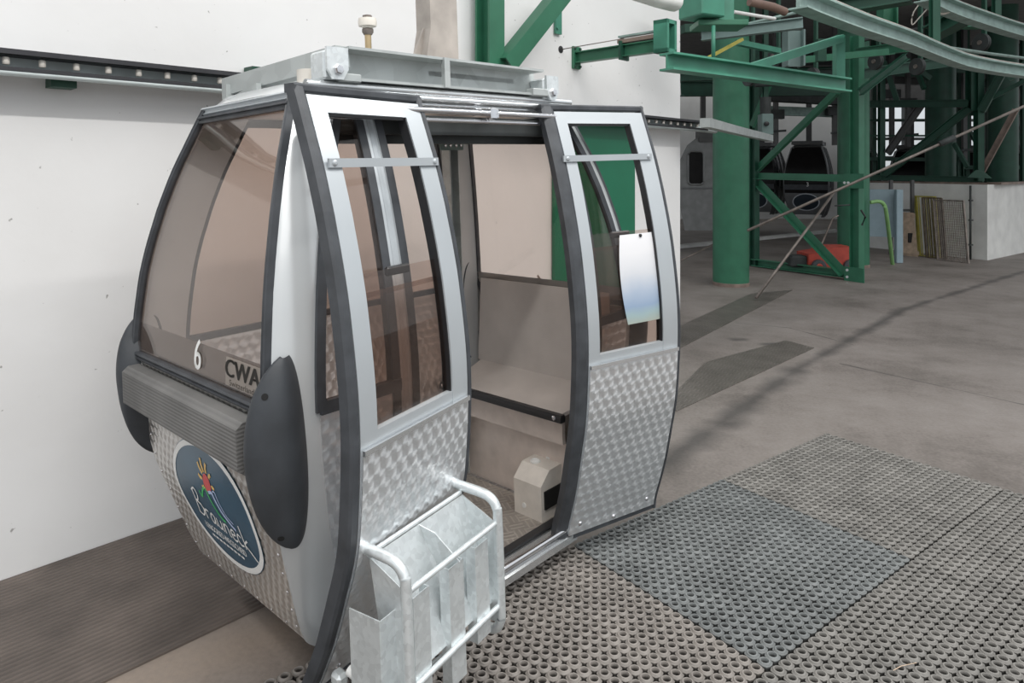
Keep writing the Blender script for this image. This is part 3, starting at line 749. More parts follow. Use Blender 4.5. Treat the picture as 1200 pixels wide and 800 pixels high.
    # handwritten name, drawn as strokes
    mb = MB(); G = {
        'B': (0.8, [[(.1, 1.35), (.18, .7), (.12, 0)], [(0, 1.25), (.35, 1.5), (.62, 1.25), (.5, .9), (.2, .75)], [(.2, .75), (.7, .65), (.8, .3), (.5, 0), (.1, .05)]]),
        'r': (.55, [[(.05, .6), (.12, 0)], [(.1, .35), (.25, .58), (.5, .55)]]),
        'a': (.62, [[(.5, .5), (.25, .6), (.05, .3), (.2, .02), (.45, .3), (.5, .55), (.48, .1), (.6, .02)]]),
        'u': (.62, [[(.05, .58), (.05, .15), (.25, .02), (.45, .25), (.48, .58), (.48, .1), (.6, .02)]]),
        'n': (.62, [[(.05, .58), (.08, 0), (.1, .4), (.3, .6), (.48, .45), (.48, .05), (.6, .02)]]),
        'e': (.58, [[(.05, .28), (.45, .36), (.35, .6), (.08, .45), (.1, .1), (.35, 0), (.55, .12)]]),
        'c': (.52, [[(.45, .52), (.2, .6), (.04, .3), (.2, .02), (.5, .1)]]),
        'k': (.6, [[(.05, 1.25), (.1, .6), (.08, 0)], [(.5, .62), (.12, .3), (.35, .1), (.95, -.3)]])}
    x = -.185
    for ch in 'Brauneck':
        wd_, ss = G[ch]
        for s_ in ss: stroke(mb, smooth_pts([(x+p[0]*.078, -.085+p[1]*.072-(x+.185)*.04) for p in s_], 5), .0075, fe(.0050))
        x += wd_*.078+.004
    put_text(mb, 'LENGGRIES-WEGSCHEID', .037, lambda a, b: fe(.0050)(a+.0, b-.128), 0.80)
    put_text(mb, 'LENGGRIES-WEGSCHEID', .037, lambda a, b: fe(.0050)(a+.0015, b-.128), 0.80)
    for k in range(9): stroke(mb, [(-.125+k*.029, -.158), (-.103+k*.029, -.158)], .009, fe(.0050))
    obj('emblem_lettering', mb, textwhite, em)

# far side: window, seals, lower panel
mb = MB(); mb.sheet(lambda a, b: side_frac(1, a, lerp(W_WIN, W_TOP, b)), 10, 24, -0.006)
sw = obj('side_window', mb, tint, cabin, 'wide tinted window on the wall side')
mb = MB()
for t in (0, 1): mb.sweep([side_frac(1, t, lerp(W_WIN-.02, 1.94, k/24), 0) for k in range(25)], [(-.02, -.012), (.02, -.012), (.02, .012), (-.02, .012)], ups=V((0, 1, 0)))
for ww in (W_WIN-.01, W_TOP): mb.sweep([side_frac(1, k/8, ww, 0) for k in range(9)], [(-.018, -.012), (.018, -.012), (.018, .012), (-.018, .012)], ups=V((0, 1, 0)))
obj('window_seal', mb, rubber, sw)
mb = MB(); mb.sheet(lambda a, b: side_frac(1, a, lerp(0.05, W_WIN-.02, b)), 8, 20, -0.02); obj('side_panel', mb, turn_side, cabin)
# near side beside the doorway: fixed narrow windows, panels, jambs
U_OPEN = (-.70, .315)
for sg_, (ua, ub) in ((-1, (None, -.75)), (1, (.37, None))):
    def f(a, b, w0, w1):
        w_ = lerp(w0, w1, b); hu = HU(w_)-(.15 if sg_ < 0 else .10)
        x0 = UC-hu if ua is None else ua; x1 = UC+hu if ub is None else ub
        if x1 < x0+.005: x1 = x0+.005
        return side_pt(-1, lerp(x0, x1, a), w_)
    mb = MB(); mb.sheet(lambda a, b: f(a, b, .96, 1.90), 4, 24, 0.006); fw = obj('fixed_side_window', mb, tint, cabin)
    mb = MB()
    e = 0 if sg_ < 0 else 1
    mb.sweep([f(e, k/24, .94, 1.92) for k in range(25)], [(-.016, -.012), (.016, -.012), (.016, .012), (-.016, .012)], ups=V((0, -1, 0)))
    mb.sweep([f(k/3, 0, .95, 1.9) for k in range(4)], [(-.02, -.012), (.02, -.012), (.02, .012), (-.02, .012)], ups=V((0, -1, 0)))
    obj('window_seal', mb, rubber, fw)
    mb = MB(); mb.sheet(lambda a, b: f(a, b, .04, .94), 4, 20, 0.01); obj('side_panel', mb, turn_side, cabin)
    uj = -.725 if sg_ < 0 else .342
    mb = MB(); mb.sweep([side_pt(-1, uj, lerp(.0, 1.94, k/30), .0) for k in range(31)], [(-.026, -.03), (.026, -.03), (.026, .004), (.014, .008), (.008, .003), (-.008, .003), (-.014, .008), (-.026, .004)], ups=V((0, -1, 0)))
    jb = obj('door_jamb', mb, doorsilver, cabin)
    mb = MB()
    for d in (-.04, .04): mb.sweep([side_pt(-1, uj+d, lerp(.0, 1.93, k/30), .0) for k in range(31)], [(-.016, -.03), (.016, -.03), (.016, .006), (-.016, .006)], ups=V((0, -1, 0)))
    objs('jamb_seal', mb, rubber, jb)

# roof: rim profiles and dome
mb = MB(); NR = 14
def roof(a, b):
    hu, hv = HU(1.95)+.02, HV(1.95)+.015
    x = (a*2-1); y = (b*2-1)
    # squircle edge so the corners are rounded
    h = (1-abs(x)**6)*(1-abs(y)**6)
    k = 1-0.10*(abs(x)*abs(y))**4
    return V((UC+x*hu*k, VC+y*hv*k, 1.955+.055*h**.35 if h > 0 else 1.955))
mb.sheet(roof, 28, 20, 0.012); obj('roof', mb, silver, cabin)
mb = MB()
for su in (-1, 1):
    mb.sweep([V((UC+su*(HU(1.93)+.004), v, 1.938)) for v in (VC-.36, VC, VC+.36)], [(-.016, -.014), (.016, -.014), (.016, .004), (.010, .010), (.004, .002), (-.004, .002), (-.010, .010), (-.016, .004)], ups=V((su, 0, 0)))
objs('roof_rim', mb, doorsilver, cabin)
mb = MB()
for k, (vv, ww, r_) in enumerate(((.035, 1.972, .017), (.025, 1.945, .014), (.04, 1.925, .012))):
    mb.tube([V((u, vv, ww)) for u in (UC-.71, UC, UC+.70)], r_, 10)
mb.box((UC, .075, 1.945), (1.40, .05, .07)); obj('door_header', mb, alu, cabin)
mb = MB(); mb.tube([V((u, -.035, 1.895)) for u in (-.96, .44)], .0115, 12); mb.tube([V((u, -.005, 1.862)) for u in (-.95, .43)], .009, 10)
dr = obj('door_rail', mb, chrome, cabin)
mb = MB()
for u in (-.155,): mb.box((u, -.035, 1.893), (.035, .04, .05), None, .006); mb.box((u+.028, -.033, 1.893), (.012, .03, .04), None, .004)
mb.box((-.155, .02, 1.9), (.03, .09, .02)); obj('rail_bracket', mb, chrome, dr)
mb = MB(); mb.box((UC, .06, 1.845), (1.36, .06, .075)); mb.box((UC, .10, 1.80), (1.36, .02, .05)); objs('door_drive_housing', mb, darkmach, cabin)
# headliner
mb = MB(); mb.box((UC, VC+.03, 1.925), (1.34, .66, .02)); obj('headliner', mb, pinkpanel, cabin)

# floor, threshold
mb = MB(); mb.prism([V((UC-.62, .075, -.05)), V((UC+.62, .075, -.05)), V((UC+.62, .815, -.05)), V((UC-.62, .815, -.05))], (0, 0, .05)); obj('floor_plate', mb, chq, cabin)
mb = MB(); mb.sweep([V((U_OPEN[0], .02, -.028)), V((U_OPEN[1], .02, -.028))], [(-.045, -.03), (.05, -.03), (.05, .0), (.03, .012), (.0, .012), (-.03, .02), (-.045, .02)])
sl = obj('threshold', mb, alu, cabin)
mb = MB(); mb.tube([V((u, -.02, .012)) for u in (-.7, .315)], .0125, 12); obj('guide_rod', mb, chrome, sl)
mb = MB(); mb.sweep([V((U_OPEN[0], .075, 0)), V((U_OPEN[1], .075, 0))], [(-.02, -.0), (.02, 0), (.02, .01), (-.02, .01)]); obj('edge_strip', mb, blackp, sl)

# benches at both ends
for su in (-1, 1):
    us = lambda x: UC+su*x
    bn = MB(); bn.sheet(lambda a, b: V((us(lerp(.55, .875, b)), lerp(.04, .88, a), .505+.065*b-.02*math.sin(PI*b))), 8, 8, 0.018*(-su)); bch = obj('bench_seat', bn, perf, cabin)
    mb = MB(); mb.sweep([V((us(.55), v, .492)) for v in (.02, .3, .6, .88)], [(-.016, -.020), (.016, -.020), (.018, 0), (.012, .016), (-.012, .016), (-.018, 0)]); obj('seat_edge', mb, blackp, bch)
    mb = MB()
    for v in (.06, .85): mb.lathe(V((us(.532), v, .492)), (-su, 0, 0), [(.011, 0), (.011, .003), (.006, .006)], 10)
    objs('screw_head', mb, chrome, bch)
    mb = MB(); mb.sheet(lambda a, b: V((us(lerp(.862, .905, b)-.01), lerp(-.02, .90, a), lerp(.56, 1.028 if su > 0 else 1.0, b))), 4, 12, 0.010*(-su), False); obj('backrest', mb, perf, cabin)
    mb = MB(); mb.box((us(.60), .46, .41), (.02, .80, .13)); mb.box((us(.65), .46, .165), (.02, .76, .33)); objs('bench_skirt', mb, pinkpanel, cabin)
# inner pillar at the far corner with its bolted head plate
mb = MB(); mb.sweep([V((.33, .775, .02)), V((.33, .775, 1.80))], [(-.035, -.03), (.035, -.03), (.035, .03), (.028, .03), (.028, -.023), (-.028, -.023), (-.028, .03), (-.035, .03)], ups=V((0, -1, 0))); ipn = obj('inner_pillar', mb, galvd, cabin)
mb = MB(); mb.box((.31, .74, 1.83), (.16, .02, .11), None, .004); hp_ = obj('head_plate', mb, machgrey, ipn)
mb = MB()
for du in (-.055, -.02, .02, .055):
    for dw in (-.03, .03): mb.lathe(V((.31+du, .729, 1.83+dw)), (0, -1, 0), [(.009, 0), (.009, .004), (.004, .007)], 8)
objs('bolt', mb, chrome, hp_)
# mechanism cover by the doorway
mb = MB()
pu = [(.235, .0), (.235, .165), (.30, .225), (.56, .235), (.56, .0)]
mb.prism([V((u, .115, w)) for u, w in pu], (0, .175, 0)); hb = obj('mechanism_cover', mb, plast, cabin)
mb = MB(); mb.box((.325, .1125, .095), (.14, .008, .085)); obj('cover_opening', mb, darkgap, hb)
mb = MB(); mb.lathe(V((.33, .23, .226)), (0, 0, 1), [(.026, 0), (.026, .006), (.016, .012), (.014, .006)], 14); mb.lathe(V((.236, .225, .05)), (-1, 0, 0), [(.012, -.002), (.012, .004), (.005, .004)], 12); mb.lathe(V((.4, .2, .23)), (0, 0, 1), [(.016, 0), (.016, .006), (.008, .008)], 14); objs('cover_knob', mb, white, hb)
# notice stuck to the small window near the left corner
mb = MB(); mb.box((-.90, -.125, 1.03), (.10, .002, .15))
nt_ = obj('notice_sticker', mb, textwhite, cabin)

# ------------------------------------------------------------------ sliding doors
def door_frame(A, B):
    A = V((A[0], A[1], 0)); B = V((B[0], B[1], 0)); d = (B-A).normalized(); n = V((d.y, -d.x, 0)); L = (B-A).length
    return A, d, n, L
def make_door(A, B, s_edges, label, w0, w1, wg, bar, pane_sheet=False, tuck=0.0):
    A, d, n, L = door_frame(A, B)
    nb = lambda s: n+(V((0, -1, 0))-n)*(max(0, 1.05-.55*s/L) if tuck else 0)
    P = lambda s, w_, o=0.0: A+d*s+nb(s)*((0.215+(.035*(1-s/L) if tuck else 0))*bul(w_)-tuck*max(0, (.6-w_)/.5)**1.3)+n*o+V((0, 0, w_))
    so0, so1, g0, g1, i0, i1 = s_edges          # outer seal edges, glass edges, inner seal edges
    wt = 1.937
    mb = MB()
    for a0, a1 in ((i0, g0), (g1, i1)):
        mb.sheet(lambda a, b: P(lerp(a0, a1, a), lerp(w0+.02, wt-.02, b), .012), 2, 40, .028)
    mb.sheet(lambda a, b: P(lerp(g0, g1, a), lerp(wt-.075, wt-.02, b), .012), 4, 4, .028)
    mb.sheet(lambda a, b: P(lerp(g0, g1, a), lerp(wg-.035, wg+.012, b), .010), 4, 4, .024)
    dob = obj('sliding_door', mb, doorsilver, cabin, label)
    mb = MB()
    for s_a, s_b in ((so0, i0), (i1, so1)):
        hw = (s_b-s_a)/2; c = (s_a+s_b)/2
        path = [P(c, lerp(w0-.01, wt+.008, k/44), -.004) for k in range(45)]
        mb.sweep(path, [(-hw, -.024), (hw, -.024), (hw, .012), (hw*.55, .019), (-hw*.55, .019), (-hw, .012)], ups=n)
    mb.sweep([P(lerp(so0, so1, k/6), wt, -.004) for k in range(7)], [(-.014, -.03), (.014, -.03), (.014, .012), (.008, .018), (-.008, .018), (-.014, .012)], ups=n)
    mb.sweep([P(lerp(so0, so1, k/6), w0, -.004) for k in range(7)], [(-.014, -.03), (.014, -.03), (.014, .012), (-.014, .012)], ups=n)
    objs('edge_seal', mb, rubber, dob)
    mb = MB(); mb.sheet(lambda a, b: P(lerp(i0+.004, i1-.004, a), lerp(w0+.012, wg-.03, b), .019), 6, 26, .006); obj('lower_panel', mb, turn_side, dob)
    mb = MB(); mb.sweep([P(lerp(i0+.004, i1-.004, k/4), wg-.034, .022) for k in range(5)], [(-.008, -.006), (.008, -.006), (.008, .005), (-.008, .005)], ups=n); obj('panel_trim', mb, alu, dob)
    mb = MB(); mb.sheet(lambda a, b: P(lerp(g0-.01, g1+.01, a), lerp(wg-.01, 1.36, b), -.010), 4, 20, .005); obj('lower_pane', mb, tint, dob)
    mb = MB(); mb.sheet(lambda a, b: P(lerp(g0-.01, g1+.01, a), lerp(wg-.01, 1.30, b), -.024), 4, 20, .005); mb.sheet(lambda a, b: P(lerp(g0, g1, a), lerp(1.285, 1.30, b), -.016), 4, 2, .02); obj('sliding_pane', mb, tint, dob)
    mb = MB()
    for s_ in (g0-.006, g1+.006): mb.sweep([P(s_, lerp(wg, wt-.08, k/30), -.01) for k in range(31)], [(-.010, -.02), (.010, -.02), (.010, .016), (-.010, .016)], ups=n)
    mb.sweep([P(lerp(g0, g1, k/4), wt-.078, -.01) for k in range(5)], [(-.008, -.02), (.008, -.02), (.008, .014), (-.008, .014)], ups=n)
    objs('glazing_seal', mb, blackp, dob)
    mb = MB(); wb_ = 1.70; mb.sweep([P(s_, wb_, .022) for s_ in (bar[0], bar[1])], [(-.014, -.004), (.014, -.004), (.014, .004), (-.014, .004)], ups=n)
    for s_ in (bar[0]+.022, bar[1]-.022): mb.lathe(P(s_, wb_, .026), n, [(.010, -.001), (.010, .002), (.005, .005)], 10)
    obj('guard_bar', mb, doorsilver, dob)
    mb = MB(); mb.box(P((g0+g1)/2+.02, 1.345, -.04), (.11, .022, .03), Matrix((d, -n, V((0, 0, 1)))).transposed(), .006); obj('vent_grip', mb, blackp, dob)
    mb = MB()
    for s_, w_ in ((i0+.06, w0+.06), (i1-.06, w0+.06), ((i0+i1)/2, w0+.03)): mb.lathe(P(s_, w_, .02), n, [(.011, -.002), (.011, .002), (.005, .006)], 10)
    objs('panel_screw', mb, chrome, dob)
    if pane_sheet:
        mb = MB(); mb.sheet(lambda a, b: P(lerp(lerp(.30, .275, 1-(2*b-1)**2), .492, a), lerp(.945, 1.345, b), -.004), 6, 16, .001); obj('pale_sheet', mb, palesheetm, dob, 'pale banded sheet at the glass')
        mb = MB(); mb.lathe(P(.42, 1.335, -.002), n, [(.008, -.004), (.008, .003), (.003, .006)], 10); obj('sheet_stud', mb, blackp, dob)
    return dob, P, d, n
doorL, PL, dL, nL = make_door((-1.085, -.1), (-.5, .005), (-.006, .582, .102, .470, .033, .556), 'left sliding door with the ski rack', .035, 1.937, .895, (.042, .562), False, .06)
doorR, PR, dR, nR = make_door((.19, .005), (.757, -.15), (.0, .607, .124, .497, .064, .588), 'right sliding door with a pale sheet at the glass', -.03, 1.937, .83, (.045, .565), True)

# ski rack on the left door ------------------------------------------------
AL = door_frame((-1.085, -.1), (-.5, .005))
K = lambda s, n_, w_: AL[0]+AL[1]*s+AL[2]*n_+V((0, 0, w_))
mb = MB(); r_ = .0165
def loop(s_):
    pts = [(.17, .565), (.30, .560), (.345, .55), (.368, .525), (.374, .48), (.374, .2), (.37, .14), (.345, .105), (.29, .10)]
    return [K(s_, a, b) for a, b in smooth_pts(pts, 4)]
mb.tube(loop(.028), r_, 12); mb.tube(loop(.486), r_, 12)
mb.tube([K(.028, .29, .10), K(.08, .26, .10), K(.486, .29, .10)], .012, 10)
rack = obj('ski_rack', mb, galv, cabin, 'galvanised ski rack on the left door')
mb = MB()
mb.tube([K(.028, .372, .475), K(.486, .372, .475)], .009, 10); mb.tube([K(.028, .372, .195), K(.486, .372, .195)], .009, 10)
mb.tube([K(.03, .225, .545), K(.475, .225, .545)], .008, 10)
objs('rack_bar', mb, galv, rack)
# sheet metal pockets: back sheet, cheeks, divider, upright channels
def plate(mb, pts, th):
    p = [V(x) for x in pts]; nn = (p[1]-p[0]).cross(p[2]-p[0]).normalized(); mb.prism([x-nn*th/2 for x in p], nn*th)
mb = MB()
plate(mb, [K(.03, .235, .54), K(.475, .235, .54), K(.475, .345, .20), K(.03, .345, .20)], .003)
plate(mb, [K(.03, .232, .54), K(.03, .365, .48), K(.03, .365, .12), K(.03, .30, .12)], .003)
plate(mb, [K(.475, .232, .54), K(.475, .365, .48), K(.475, .365, .14), K(.475, .33, .14)], .003)
plate(mb, [K(.245, .232, .54), K(.245, .3, .53), K(.28, .37, .44), K(.28, .35, .30)], .003)
obj('rack_pocket', mb, galv, rack)
mb = MB()
for s_ in (.10, .265, .40): 
    mb.sweep([K(s_, .345, .44), K(s_, .345, .075 if abs(s_-.265) < .01 else .13)], [(-.036, -.02), (-.036, .018), (-.033, .018), (-.033, -.017), (.033, -.017), (.033, .018), (.036, .018), (.036, -.02)], ups=AL[2]*-1)
objs('rack_channel', mb, galv, rack)
mb = MB()
def tray(s0, s1, n0, n1, w0, w1):
    plate(mb, [K(s0, n0, w0), K(s0, n1, w0), K(s0, n1, w1), K(s0, n0, w1)], .004)
    plate(mb, [K(s1, n0, w0), K(s1, n1, w0), K(s1, n1, w1), K(s1, n0, w1)], .004)
    plate(mb, [K(s0, n1, w0), K(s1, n1, w0), K(s1, n1, w1), K(s0, n1, w1)], .004)
    plate(mb, [K(s0, n0, w0), K(s1, n0, w0), K(s1, n1, w0), K(s0, n1, w0)], .004)
tray(-.03, .09, .205, .325, .07, .415); obj('rack_box', mb, galv, rack)
mb = MB()
for s_, w_ in ((.04, .565), (.486, .565)): mb.box(K(s_, .178, w_), (.05, .03, .055), Matrix((AL[1], -AL[2], V((0, 0, 1)))).transposed(), .006)
mb.box(K(.03, .085, .13), (.04, .05, .04), None, .01); objs('rack_mount', mb, galv, rack)
mb = MB(); mb.cyl(K(.03, .13, .17), K(.03, .19, .16), .016, 14); obj('rack_buffer', mb, white, rack)

# ------------------------------------------------------------------ hanger frame and arm on the roof
mb = MB()
# near channel beam
mb.sweep([V((-.80, .06, 2.052)), V((.24, .06, 2.052))], [(-.05, -.06), (.05, -.06), (.05, .06), (-.05, .06), (-.05, .05), (.04, .05), (.04, -.05), (-.05, -.05)][::-1] if False else [(.05, -.06), (.05, -.05), (-.04, -.05), (-.04, .05), (.05, .05), (.05, .06), (-.05, .06), (-.05, -.06)])
mb.sweep([V((-.805, .045, 2.080)), V((-.872, .80, 2.045))], [(-.03, -.036), (.03, -.036), (.03, .036), (-.03, .036)])
mb.sweep([V((.24, .10, 2.06)), V((.26, .80, 2.04))], [(-.03, -.05), (.03, -.05), (.03, .05), (-.03, .05)])
mb.sweep([V((-.87, .78, 2.04)), V((.24, .78, 2.04))], [(-.05, -.05), (.05, -.05), (.05, .05), (-.05, .05)])
hf = obj('hanger_frame', mb, galvd, cabin)
mb = MB(); mb.box((-.355, .012, 2.052), (.028, .02, .118)); mb.box((-.12, .40, 2.06), (.5, .6, .02)); objs('frame_web', mb, galvd, hf)
for u, vv, ww, dw in ((-.855, .03, 2.045, .10), (.285, .03, 2.03, .09)):
    mb = MB()
    pts = [(-.042, .055), (.042, .055), (.042, -.02), (.02, -.055), (-.02, -.055), (-.042, -.02)]
    mb.prism([V((u+a, vv-.032, ww+b)) for a, b in pts], (0, .012, 0))
    mb.box((u, vv+.03, ww-.005), (.09, .09, .10), None, .008)
    pl_ = obj('corner_bracket', mb, galv, hf)
    mb = MB(); mb.lathe(V((u, vv-.032, ww-.022)), (0, -1, 0), [(.019, 0), (.019, .008), (.014, .014), (.004, .015)], 6); obj('bracket_bolt', mb, chrome, pl_)
mb = MB(); mb.box((.20, .02, 2.005), (.10, .05, .035), None, .004); mb.box((-.8, .03, 2.0), (.09, .05, .03), None, .004)
mb.box((-.90, .75, 2.0), (.03, .04, .10)); mb.prism([V((-.9, .70, 2.0)), V((-.9, .5, 1.99)), V((-.9, .5, 2.03))], (.02, 0, 0))
objs('frame_foot', mb, galvd, hf)
mb = MB(); mb.cyl(V((-.84, .22, 1.985)), V((-.84, .22, 2.05)), .04, 14); obj('rubber_mount', mb, rolm, hf)
# arm: boxed pole rising out of the roof, flared at its foot
mb = MB(); pc = V((-.115, .34, 0))
mb.prism([V((-.235, .30, 2.05)), V((-.02, .30, 2.05)), V((-.02, .30, 3.4)), V((-.18, .30, 3.4)), V((-.18, .30, 2.30))], (0, .10, 0))
arm = obj('hanger_arm', mb, polem, cabin)
mb = MB(); mb.prism([V((-.30, .345, 2.06)), V((-.17, .345, 2.06)), V((-.17, .345, 2.33))], (0, .012, 0)); mb.box((-.13, .32, 2.066), (.30, .3, .02)); obj('arm_gusset', mb, polem, arm)
# guide roller
gp = V((-.60, .18, 2.085))
mb = MB(); mb.cyl(gp-V((0, 0, .05)), gp+V((0, 0, .165)), .0125, 14); gr = obj('guide_roller', mb, brass, cabin)
mb = MB(); mb.lathe(gp+V((0, 0, .14)), (0, 0, 1), [(.02, 0), (.022, .006), (.034, .008), (.036, .022), (.034, .038), (.02, .04)], 18); obj('roller_wheel', mb, rolm, gr)
mb = MB(); mb.lathe(gp+V((0, 0, .178)), (0, 0, 1), [(.019, 0), (.019, .012), (.012, .014)], 6); mb.lathe(gp+V((0, 0, .115)), (0, 0, 1), [(.016, 0), (.022, .01), (.022, .022)], 10); obj('roller_nut', mb, rodm, gr)
# ------------------------------------------------------------------ things on the white wall
def wl(s, h, off): return V((W1.x, W1.y, 0))-wd*s+wn_*off+V((0, 0, h))      # s metres back from the wall's free end
def s_of(P): return (V((W1.x, W1.y, 0))-V((P.x, P.y, 0))).dot(wd)
# chain conveyor
zt = wallp(0, 58, .10).z; zb = wallp(0, 84, .12).z
zc = (zt+zb)/2; hgt = zt-zb
ca = thing('chain_conveyor', 'black chain conveyor with pale rollers along the white wall at roof height of the gondola', 'conveyor', wl(3, zb, .06))
s0, s1 = 8.2, -.25
mb = MB(); mb.beam(wl(s0, zt-.011, .10), wl(s1, zt-.011, .10), .13, .022, 'box'); obj('upper_rail', mb, chainm, ca)
mb = MB(); mb.beam(wl(s0, zb+.010, .11), wl(s1, zb+.010, .11), .15, .016, 'box'); obj('lower_rail', mb, chainm, ca)
mb = MB(); mb.tube([wl(s0, zb-.006, .17), wl(s1, zb-.006, .17)], .014, 8); obj('edge_tube', mb, chainside, ca)
mb = MB(); mb.beam(wl(s0, zc, .035), wl(s1, zc, .035), .02, hgt*.8, 'box'); obj('back_plate', mb, chainside, ca)
sL = s_of(wallp(0, 70, .1)); n = 0
for k in range(52):
    s_ = sL-.017+.39-k*.130
    if s_ < -.2: break
    if 2.0 < s_ < 4.05: continue
    mb = MB(); mb.lathe(wl(s_, zc-.020, .125), (0, 0, 1), [(.011, .004), (.014, .008), (.014, .032), (.011, .036)], 12); rl = obj('roller', mb, rolm, ca)
    mb = MB(); mb.beam(wl(s_-.072, zc+.0, .125), wl(s_-.145+.072, zc, .125), .008, .014); mb = MB()
    mb.beam(wl(s_+.0, zc+.026, .125), wl(s_-.130, zc+.030, .125), .02, .005); obj('link_plate', mb, chainm, ca)
for px, lab in ((71, ''), (300, '')):
    p = wallp(px, 92 if px < 100 else 76, .05); sh = s_of(p)
    mb = MB(); mb.box((0, 0, 0), (.001, .001, .001)); mb = MB()
    mb.beam(wl(sh+.05, zb-.02 if px < 100 else zt+.025, .06), wl(sh-.05, zb-.02 if px < 100 else zt+.025, .06), .1, .05); obj('conveyor_bracket', mb, greend, ca)
# galvanised guide that carries the conveyor on past the end of the wall
gp0 = dep(826, 146, 6.75); gp1 = dep(902, 165, 10.0); gp1.z = gp0.z = 2.27
mb = MB(); mid = dep(868, 154, 8.3); mid.z = 2.27
mb.sweep(smooth_pts([tuple(gp0), tuple(mid), tuple(gp1)], 6), [(-.05, -.045), (.05, -.045), (.05, .045), (-.05, .045)])
single('guide_rail', mb, galvd, 'galvanised guide rail leaving the chain conveyor in front of the thick round column', 'rail')
mb = MB(); mb.tube([dep(790, 148, 7.4), dep(838, 153, 8.2)], .035, 10); single('pipe', mb, chainside, 'short pale pipe just past the wall end under the chain conveyor', 'pipe')

# green post, brace and plate fixed to the wall above the cabin
P_ = wallp(574, 78, .14)
mb = MB(); q = P_.copy(); q.z = 4.4; mb.beam(P_, q, .15, .15, 'I', up=wn_); fr_ = single('wall_post', mb, green, 'upright green steel post on the white wall above the gondola roof', 'steel post', loc=P_)
mb = MB(); a_ = wallp(592, 76, .22); b_ = wallp(662, -12, .30); mb.beam(a_, b_, .13, .12, 'C', up=wn_); single('diagonal_brace', mb, green, 'slanting green channel brace beside the upright green wall post', 'steel brace', loc=a_)
mb = MB(); a_ = wallp(654, 40, .02); b_ = a_.copy(); b_.z = 4.4; mb.beam(a_, b_, .075, .02, 'box', up=wn_)
mb.lathe(wallp(653, 33, .03), wn_, [(.012, 0), (.012, .012)], 6); single('flat_bar', mb, greenl, 'flat green bar hanging down the white wall above the right door', 'steel bar', loc=a_)
mb = MB(); a_ = wallp(647, 330, .012); b_ = wallp(741, 330, .012); c_ = a_.copy(); zt2 = wallp(690, 137, .012).z
ax = V((a_.x, a_.y, 0)); bx = V((b_.x, b_.y, 0))
mb.prism([ax, bx, bx+wn_*.03, ax+wn_*.03], (0, 0, zt2)); struct('door_1', mb, greenwall)
# wall bracket arm
pz = wallp(674, 68, 0)
wa = thing('wall_bracket', 'green bracket arm bolted to the white wall by a square plate', 'bracket', pz)
Rw = Matrix((wd, wn_, V((0, 0, 1)))).transposed()
mb = MB(); mb.box(pz+wn_*.012, (.10, .024, .19), Rw, .004); obj('base_plate', mb, green, wa)
for dx in (-.035, .035):
    for dz in (-.075, .075):
        mb = MB(); mb.lathe(pz+wn_*.02+wd*dx+V((0, 0, dz)), wn_, [(.012, 0), (.012, .014), (.006, .02)], 6); obj('bolt', mb, greend, wa)
mb = MB(); mb.beam(pz+wn_*.02, pz+wn_*.82, .07, .095, 'I'); obj('arm', mb, green, wa)
for dd in (.5, ):
    mb = MB(); mb.box(pz+wn_*dd, (.12, .02, .15), Rw); obj('clamp', mb, greend, wa)
mb = MB(); mb.beam(pz+wn_*.46+V((0, 0, .075)), pz+wn_*.82+V((0, 0, .075)), .07, .03); obj('guide_channel', mb, rust_side, wa)
mb = MB(); mb.beam(pz+wn_*.46+V((0, 0, .115)), pz+wn_*.80+V((0, 0, .115)), .05, .015); obj('top_strip', mb, railm, wa)
ep_ = pz+wn_*.88
mb = MB(); sz = .11
for dx in (-1, 1): mb.box(ep_+wd*dx*.055+V((0, 0, .06)), (.03, .12, .25), Rw)
for dz in (-.05, .17): mb.box(ep_+V((0, 0, dz)), (.14, .12, .03), Rw)
obj('end_box', mb, greenl, wa)
mb = MB(); mb.tube([wallp(657, 58, .005), pz+wn_*.5+V((0, 0, .10))], .004, 6); single('tie_wire', mb, rodm, 'thin wire from a hole in the white wall to the green bracket arm', 'wire')
mb = MB(); mb.lathe(wallp(657, 58, 0), wn_, [(.03, 0), (.03, .004), (.02, .006)], 14); single('wall_grommet', mb, blackp, 'small black round grommet in the white wall left of the bracket plate', 'grommet')
mb = MB(); mb.tube([dep(738, -14, 4.6), dep(772, -3, 4.7), dep(790, 2, 4.9)], .07, 16); single('white_roll', mb, white, 'white rolled sheet at the top edge of the wall beside the green gearbox', 'roll')

# cantilever truss
ct = thing('cantilever_truss', 'bright green cantilever beam with slanted strut and upright reaching right from the wall', 'steel truss', dep(780, 82, 4.4))
L0, L1 = dep(781, 72, 4.4), dep(990, 100, 5.6); L1.z = L0.z - .005
mb = MB(); mb.beam(L0, L1, .12, .112, 'I'); obj('beam', mb, greenl, ct)
mb = MB(); mb.beam(dep(880, 79, 4.95), dep(986, 45, 5.55), .05, .06); obj('strut', mb, greenl, ct)
mb = MB(); mb.beam(dep(983, 42, 5.56), dep(983, 92, 5.56), .07, .07, 'C', up=(0, 1, 0)); obj('upright', mb, greenl, ct)

